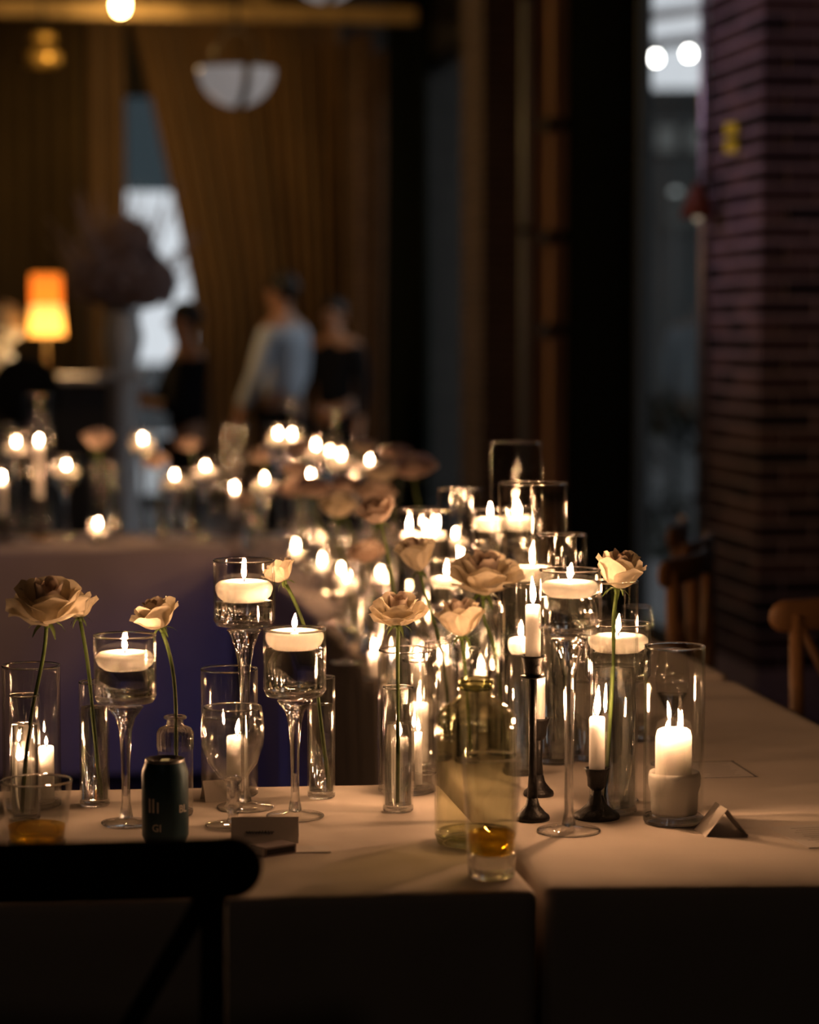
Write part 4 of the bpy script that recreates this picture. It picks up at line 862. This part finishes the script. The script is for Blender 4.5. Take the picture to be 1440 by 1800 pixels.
# white-clothed high table with the lit lamp
YB = 15.0
pa = at(62, 660, YB); zb = pa.z
hb = thing('high_table', 'white-clothed high table carrying the glowing lamp', 'table', (at(70, 660, YB).x, YB + 0.1, 0), TH)
obj('tabletop', boxm(1.0, 0.55, 0.04, 0.006, (0, 0, zb - 0.02)), M_CLOTH, hb)
obj('skirt', boxm(0.94, 0.5, zb - 0.06, 0.01, (0, 0, (zb - 0.05) / 2)), pbr('dark_table_skirt', (0.03, 0.028, 0.03), 0.9), hb)
lp = at(82, 590, YB); s = ppm(lp); lt = thing('table_lamp', 'glowing lamp with a two-tier amber shade on the high table', 'lamp', (lp.x, YB, zb))
zs = lp.z - zb
def shade_mat(name, col, e):
    m, nt, N, L = mat(name); N.remove(N['Principled BSDF']); tr = N.new('ShaderNodeBsdfTranslucent'); tr.inputs['Color'].default_value = (*col, 1)
    em = N.new('ShaderNodeEmission'); em.inputs['Color'].default_value = (*col, 1); em.inputs['Strength'].default_value = e; a = N.new('ShaderNodeAddShader')
    L.new(tr.outputs[0], a.inputs[0]); L.new(em.outputs[0], a.inputs[1]); L.new(a.outputs[0], N['Material Output'].inputs['Surface']); return m
obj('upper_shade', lathe([(27 * s, 56 * s), (27 * s, 104 * s), (25 * s, 108 * s), (24 * s, 104 * s), (25 * s, 56 * s)], 28, True), shade_mat('amber_shade', (1.0, 0.42, 0.06), 0.42), lt, (0, 0, zs))
obj('lower_shade', lathe([(32 * s, 0), (27 * s, 54 * s), (25.5 * s, 54 * s), (30 * s, 0)], 28, True), shade_mat('pale_amber_shade', (1.0, 0.62, 0.20), 0.8), lt, (0, 0, zs))
obj('bulb', lathe([(0, 2 * s), (20 * s, 8 * s), (22 * s, 16 * s), (12 * s, 30 * s), (0, 34 * s)], 18), emit('lamp_bulb', (1.0, 0.80, 0.50), 7), lt, (0, 0, zs))
obj('stem', tube([(0, 0, 0.01), (0, 0, zs + 60 * s)], 0.008, 8), M_BRASS, lt); obj('base', lathe([(0, 0), (0.08, 0), (0.08, 0.012), (0.015, 0.03), (0, 0.03)], 24), M_BRASS, lt)
l = bpy.data.lights.new('lamp_glow', 'POINT'); l.energy = 15; l.color = (1.0, 0.62, 0.28); l.shadow_soft_size = 0.05
lo = bpy.data.objects.new('lamp_glow', l); C.objects.link(lo); lo.parent = lt; lo.location = (0, 0, zs - 6 * s)
# flower masses: a head of small blossoms on stems in a pot
def blossom_mass(v, f, c, R_, n, br, rnd, squash=1.0):
    for i in range(n):
        u = rnd.uniform(-0.6, 1); a = rnd.uniform(0, 2 * PI); q = math.sqrt(max(0, 1 - u * u)); rr = R_ * rnd.uniform(0.75, 1.0)
        p = c + Vector((rr * q * math.cos(a), rr * q * math.sin(a), rr * u * squash)); d = (p - c).normalized(); x = d.orthogonal().normalized(); y = d.cross(x)
        for k in range(5):
            t0 = 2 * PI * k / 5 + rnd.random(); e = x * math.cos(t0) + y * math.sin(t0); e2 = x * math.cos(t0 + 0.6) + y * math.sin(t0 + 0.6); e3 = x * math.cos(t0 - 0.6) + y * math.sin(t0 - 0.6)
            b0 = len(v); v += [p, p + e3 * br * 0.6 + d * br * 0.3, p + e * br + d * br * 0.45, p + e2 * br * 0.6 + d * br * 0.3]; f.append((b0, b0 + 1, b0 + 2, b0 + 3))
def arrangement(label, loc, heads, mt, n=70, br=0.03, vase=(0.09, 0.3), vmat=None, name='flower_arrangement', plumes=0):
    rnd = random.Random(len(label)); t = thing(name, label, 'flowers', loc); vr, vh = vase
    obj('vase', lathe([(0, 0), (vr * 0.62, 0), (vr * 0.7, vh * 0.1), (vr, vh * 0.6), (vr * 0.8, vh * 0.9), (vr * 0.92, vh), (vr * 0.86, vh), (vr * 0.7, vh * 0.88), (0, vh * 0.5)], 28), vmat, t)
    for hx, hy, hz, R_ in heads:
        v, f = [], []; blossom_mass(v, f, Vector((0, 0, 0)), R_, n, br, rnd); h_ = obj('flower_head', mesh('head', v, f), mt, t, (hx, hy, hz)); h_['kind'] = 'stuff'
        obj('flower_core', lathe([(R_ * 0.8 * math.sin(a), -R_ * 0.8 * math.cos(a)) for a in [PI * k / 8 for k in range(9)]], 14), mt, h_)
        obj('stem', tube([(0, 0, vh * 0.6), (hx * 0.4, hy * 0.4, vh + 0.02), (hx, hy, hz - R_ * 0.5)], 0.006, 6), M_STEM, t)
    for i in range(plumes):
        a = rnd.uniform(0, 2 * PI); sp_ = rnd.uniform(0.10, 0.40); top = Vector((sp_ * math.cos(a), sp_ * math.sin(a), vh + rnd.uniform(0.15, 0.66))); v, f = [], []
        for k in range(46):
            q = rnd.random(); p = Vector((top.x * (0.45 + 0.55 * q), top.y * (0.45 + 0.55 * q), vh + (top.z - vh) * (0.35 + 0.65 * q))); d = Vector((rnd.uniform(-1, 1), rnd.uniform(-1, 1), rnd.uniform(0, 1.2))).normalized(); w_ = d.orthogonal().normalized() * 0.0035
            b0 = len(v); ln = 0.09 * (1.15 - q); v += [p - w_, p + w_, p + d * ln]; f.append((b0, b0 + 1, b0 + 2))
        pl = obj('plume', mesh('plume', v, f), mt, t); pl['kind'] = 'stuff'; obj('plume_stem', tube([(0, 0, vh * 0.7), (top.x * 0.5, top.y * 0.5, vh + (top.z - vh) * 0.4), top], 0.003, 5), mt, pl)
    return t
M_WHITEFL = petal_mat('cream_blossom', (0.60, 0.57, 0.50), 0.3); M_DUSK = petal_mat('dusty_mauve_dried', (0.60, 0.47, 0.46), 0.4)
M_URN = pbr('pale_silver_urn', (0.72, 0.73, 0.74), 0.3, 0.1)
fl = at(-12, 660, YB - 0.3)
arrangement('cream flower mound beside the glowing lamp', (fl.x, YB + 0.05, zb), [(0, 0, 0.30, 0.13), (-0.14, 0.02, 0.22, 0.12), (-0.05, -0.06, 0.14, 0.10), (-0.27, 0, 0.2, 0.12)], M_WHITEFL, vase=(0.08, 0.12), vmat=M_URN)
ped = at(217, 700, 12.6); zp = at(217, 655, 12.6).z
pt = thing('pedestal', 'pale column pedestal under the dried flower globe', 'pedestal', (ped.x, 12.6, 0))
obj('column', lathe([(0, 0.04), (0.09, 0.04), (0.075, 0.12), (0.075, zp - 0.08), (0.10, zp - 0.02), (0, zp - 0.02)], 24), M_URN, pt); obj('plinth', boxm(0.26, 0.26, 0.04, 0.004, (0, 0, 0.02)), M_URN, pt); obj('cap', boxm(0.24, 0.24, 0.03, 0.004, (0, 0, zp - 0.015)), M_URN, pt)
arrangement('large dusky dried flower globe in a silver urn on the pedestal', (ped.x, 12.6, zp), [(0.0, 0, 0.50, 0.20), (-0.13, 0.05, 0.46, 0.15), (0.12, -0.03, 0.44, 0.15), (0.02, 0.02, 0.64, 0.13)], M_DUSK, 330, 0.035, (0.105, 0.30), M_URN, plumes=60)
# low white bowls and dark round-backed chair near the high table
bc = at(42, 700, 13.6); t = thing('round_back_chair', 'dark upholstered round-backed chair below the lamp', 'chair', (bc.x, 13.6, 0))
M_UPH = pbr('black_upholstery', (0.012, 0.012, 0.013), 0.95, spec=0.1); zc = at(42, 625, 13.6).z
obj('backrest', lathe([(0, -0.04), (0.16, -0.04), (0.19, -0.02), (0.19, 0.02), (0.16, 0.04), (0, 0.04)], 28), M_UPH, t, (0, 0.05, zc - 0.19), (PI / 2, 0, 0))
obj('seat', boxm(0.42, 0.42, 0.08, 0.03, (0, -0.18, 0.66)), M_UPH, t); obj('back_support', tube([(0, 0.04, 0.66), (0, 0.06, zc - 0.34)], 0.02, 8), M_UPH, t)
for x in (-0.17, 0.17):
    for y in (-0.34, 0.0): obj('leg', tube([(x, y, 0.63), (x * 1.15, y, 0)], [0.018, 0.013], 8), M_DARKST, t)
# sconce, small amber lamp and red pennant on the near pier
q = RM(2.60, 9.30); cz = at(1246, 383, q.y).z
t = thing('wall_sconce', 'dark rust cone wall lamp on the brick pier', 'lamp', (q.x, q.y, cz)); M_RUST = pbr('rust_painted_metal', (0.20, 0.06, 0.03), 0.6)
obj('lamp_shade', lathe([(0.072, 0.0), (0.02, 0.125), (0.014, 0.135), (0.012, 0.13), (0.066, 0.002)], 24, True), M_RUST, t); obj('bulb', lathe([(0, -0.016), (0.014, -0.008), (0.016, 0.004), (0.008, 0.02), (0, 0.022)], 12), emit('faint_bulb', (1.0, 0.8, 0.55), 0.35), t)
ar = RM(0.075, 0.0); obj('arm', tube([(0, 0, 0.13), (0, 0, 0.16), (ar.x, ar.y, 0.16)], 0.006, 8), M_DARKST, t)
q = RM(2.662, 9.08); cz = at(1281, 250, q.y).z
t = thing('amber_wall_light', 'small amber two-part wall light on the brick pier', 'lamp', (q.x, q.y, cz), TH); M_AMBL = emit('amber_glow', (1.0, 0.55, 0.05), 0.22)
for z in (-0.035, 0.028): obj('lens', boxm(0.035, 0.05, 0.045, 0.006, (0, 0, z + 0.02)), M_AMBL, t)
obj('housing', boxm(0.03, 0.06, 0.02, 0.003, (0.006, 0, 0.012)), M_DARKST, t)

# ------------------------------------------------------------------ people in the background
def skin_mesh(verts, edges, rad, sub=2, name='body'):
    m = bpy.data.meshes.new(name); m.from_pydata([tuple(v) for v in verts], edges, []); o = bpy.data.objects.new(name, m); C.objects.link(o)
    o.modifiers.new('skin', 'SKIN').use_smooth_shade = True; sk = m.skin_vertices[0].data
    for i, r in enumerate(rad): sk[i].radius = (r, r) if not isinstance(r, tuple) else r
    sk[0].use_root = True; sd = o.modifiers.new('sub', 'SUBSURF'); sd.levels = sub; sd.render_levels = sub
    dg = bpy.context.evaluated_depsgraph_get(); r = bpy.data.meshes.new_from_object(o.evaluated_get(dg)); bpy.data.objects.remove(o); r.name = name; return smooth(r)
def chain(V_, E_, R_, start, pts):
    for p, r in pts: V_.append(Vector(p)); R_.append(r); E_.append((start, len(V_) - 1)); start = len(V_) - 1
    return start
def person(label, loc, rz, skin, shirt, trousers, hair, arms, H=1.75, sleeve=0.95, lean=0.0):
    """faces local -Y; arms = for each side: (elbow, wrist, hand direction)"""
    t = thing('person', label, 'person', loc, rz); k = H / 1.75
    P = lambda x, y, z: Vector((x * k, (y - lean * max(0, z - 0.95)) * k, z * k))
    V_, E_, R_ = [P(0, 0, 0.96)], [], [(0.13 * k, 0.10 * k)]
    ch = chain(V_, E_, R_, 0, [(P(0, 0.01, 1.12), (0.12 * k, 0.09 * k)), (P(0, 0.01, 1.30), (0.15 * k, 0.10 * k)), (P(0, 0.015, 1.43), (0.12 * k, 0.08 * k))])
    chain(V_, E_, R_, ch, [(P(0, 0.0, 1.50), 0.055 * k), (P(0, -0.01, 1.57), (0.062 * k, 0.075 * k)), (P(0, -0.015, 1.64), (0.074 * k, 0.092 * k)), (P(0, -0.005, 1.71), (0.062 * k, 0.08 * k))])
    for s_ in (-1, 1):
        chain(V_, E_, R_, 0, [(P(s_ * 0.09, 0, 0.88), 0.085 * k), (P(s_ * 0.10, -0.01, 0.50), 0.055 * k), (P(s_ * 0.10, 0.02, 0.10), 0.038 * k), (P(s_ * 0.10, -0.02, 0.045), 0.04 * k), (P(s_ * 0.11, -0.16, 0.03), 0.03 * k)])
    sv, se, sr = [P(0, 0, 0.94)], [], [(0.155 * k, 0.125 * k)]
    sc = chain(sv, se, sr, 0, [(P(0, 0.01, 1.12), (0.145 * k, 0.115 * k)), (P(0, 0.01, 1.30), (0.17 * k, 0.12 * k)), (P(0, 0.015, 1.42), (0.13 * k, 0.095 * k)), (P(0, 0.005, 1.49), 0.064 * k)])
    for s_, (el, wr, hd) in zip((-1, 1), arms):
        el, wr = P(*el), P(*wr); sh_ = P(s_ * 0.185, 0.015, 1.41)
        w_ = chain(V_, E_, R_, 3, [(sh_, 0.058 * k), (el, 0.043 * k), (wr, 0.028 * k)])
        hd = Vector(hd).normalized(); sd = hd.cross(Vector((0.3, 0.2, 1))).normalized(); pm = wr + hd * 0.06 * k
        pi_ = chain(V_, E_, R_, w_, [(pm, (0.038 * k, 0.018 * k))])
        for q in range(4):
            o_ = sd * (q - 1.5) * 0.021 * k; ln = (0.07, 0.08, 0.075, 0.06)[q] * k; n_ = sd.cross(hd)
            chain(V_, E_, R_, pi_, [(pm + o_ + hd * 0.03 * k, 0.0095 * k), (pm + o_ + hd * (0.03 * k + ln * 0.55) + n_ * 0.008, 0.0085 * k), (pm + o_ + hd * (0.03 * k + ln) + n_ * 0.022, 0.007 * k)])
        chain(V_, E_, R_, w_, [(wr + hd * 0.035 * k - sd * 0.04 * k, 0.011 * k), (wr + hd * 0.075 * k - sd * 0.055 * k, 0.009 * k)])
        chain(sv, se, sr, 2, [(P(s_ * 0.19, 0.015, 1.405), 0.070 * k), (el, 0.056 * k), (el + (wr - el) * sleeve, 0.042 * k)])
    obj('body', skin_mesh(V_, E_, R_), skin, t); obj('shirt', skin_mesh(sv, se, sr, 2, 'shirt'), shirt, t)
    tv, te, tr_ = [P(0, 0, 0.98)], [], [(0.150 * k, 0.118 * k)]
    for s_ in (-1, 1): chain(tv, te, tr_, 0, [(P(s_ * 0.09, 0, 0.86), 0.102 * k), (P(s_ * 0.10, -0.008, 0.50), 0.075 * k), (P(s_ * 0.10, 0.015, 0.09), 0.062 * k)])
    obj('trousers', skin_mesh(tv, te, tr_, 2, 'trousers'), trousers, t)
    hc = P(0, 0.008, 1.665)
    hm = lathe([(0.083 * math.sin(a) * k, 0.098 * math.cos(a) * k) for a in [PI * 0.62 * j / 9 for j in range(10)]], 24); hm.transform(Matrix.Translation(hc) @ Matrix.Rotation(-0.5, 4, 'X') @ Matrix.Diagonal((1, 1.2, 1, 1)))
    o = obj('hair', hm, hair, t); md = o.modifiers.new('thick', 'SOLIDIFY'); md.thickness = 0.012
    nose = lathe([(0, 0), (0.012 * k, 0.004 * k), (0.009 * k, 0.018 * k), (0, 0.034 * k)], 10); obj('nose', nose, skin, t, P(0, -0.108, 1.605), (0.25, 0, 0))
    for s_ in (-1, 1):
        e = obj('eye', lathe([(0.011 * k * math.sin(a), 0.011 * k * math.cos(a)) for a in [PI * j / 6 for j in range(7)]], 10), M_WICK, t, P(s_ * 0.032, -0.098, 1.635))
        obj('ear', lathe([(0, -0.03 * k), (0.012 * k, -0.018 * k), (0.016 * k, 0.01 * k), (0, 0.03 * k)], 10), skin, t, P(s_ * 0.082, -0.005, 1.62))
        obj('shoe', boxm(0.09 * k, 0.25 * k, 0.07 * k, 0.025), M_UPH, t, P(s_ * 0.105, -0.06, 0.036))
    obj('mouth', boxm(0.045 * k, 0.008 * k, 0.008 * k, 0.003), pbr('lips', (0.35, 0.12, 0.1), 0.5), t, P(0, -0.095, 1.572)); return t
M_SKIN = pbr('warm_skin', (0.48, 0.25, 0.15), 0.5); M_SHIRT = pbr('pale_blue_shirt', (0.52, 0.58, 0.66), 0.85, noise=0.05, scale=8); M_BLACK = pbr('black_clothing', (0.012, 0.012, 0.014), 0.95, spec=0.1); M_HAIR = pbr('dark_hair', (0.012, 0.009, 0.007), 0.6)
mp_ = at(497, 700, 15.6)
person('person in a pale blue shirt standing before the golden curtain', (mp_.x, 15.6, 0), math.radians(-118), M_SKIN, M_SHIRT, M_BLACK, M_HAIR, [((-0.26, -0.02, 1.14), (-0.22, -0.10, 0.92), (0, -0.2, -1)), ((0.27, -0.02, 1.14), (0.22, -0.16, 0.93), (0, -0.4, -1))], 1.80)
mp_ = at(326, 700, 13.6)
person('person in black with raised hands beside the dried flower globe', (mp_.x, 13.6, 0), math.radians(-70), M_SKIN, M_BLACK, M_BLACK, M_HAIR, [((-0.25, -0.10, 1.15), (-0.14, -0.33, 1.26), (0.2, -1, 0.4)), ((0.25, -0.10, 1.13), (0.12, -0.32, 1.16), (-0.2, -1, 0.2))], 1.60, 0.45)
mp_ = at(588, 700, 17.0)
person('person in dark clothes standing near the far pier', (mp_.x, 17.0, 0), math.radians(-30), M_SKIN, M_BLACK, M_BLACK, M_HAIR, [((-0.24, 0.0, 1.13), (-0.24, -0.06, 0.88), (0, -0.1, -1)), ((0.24, 0.0, 1.13), (0.24, -0.06, 0.88), (0, -0.1, -1))], 1.66)
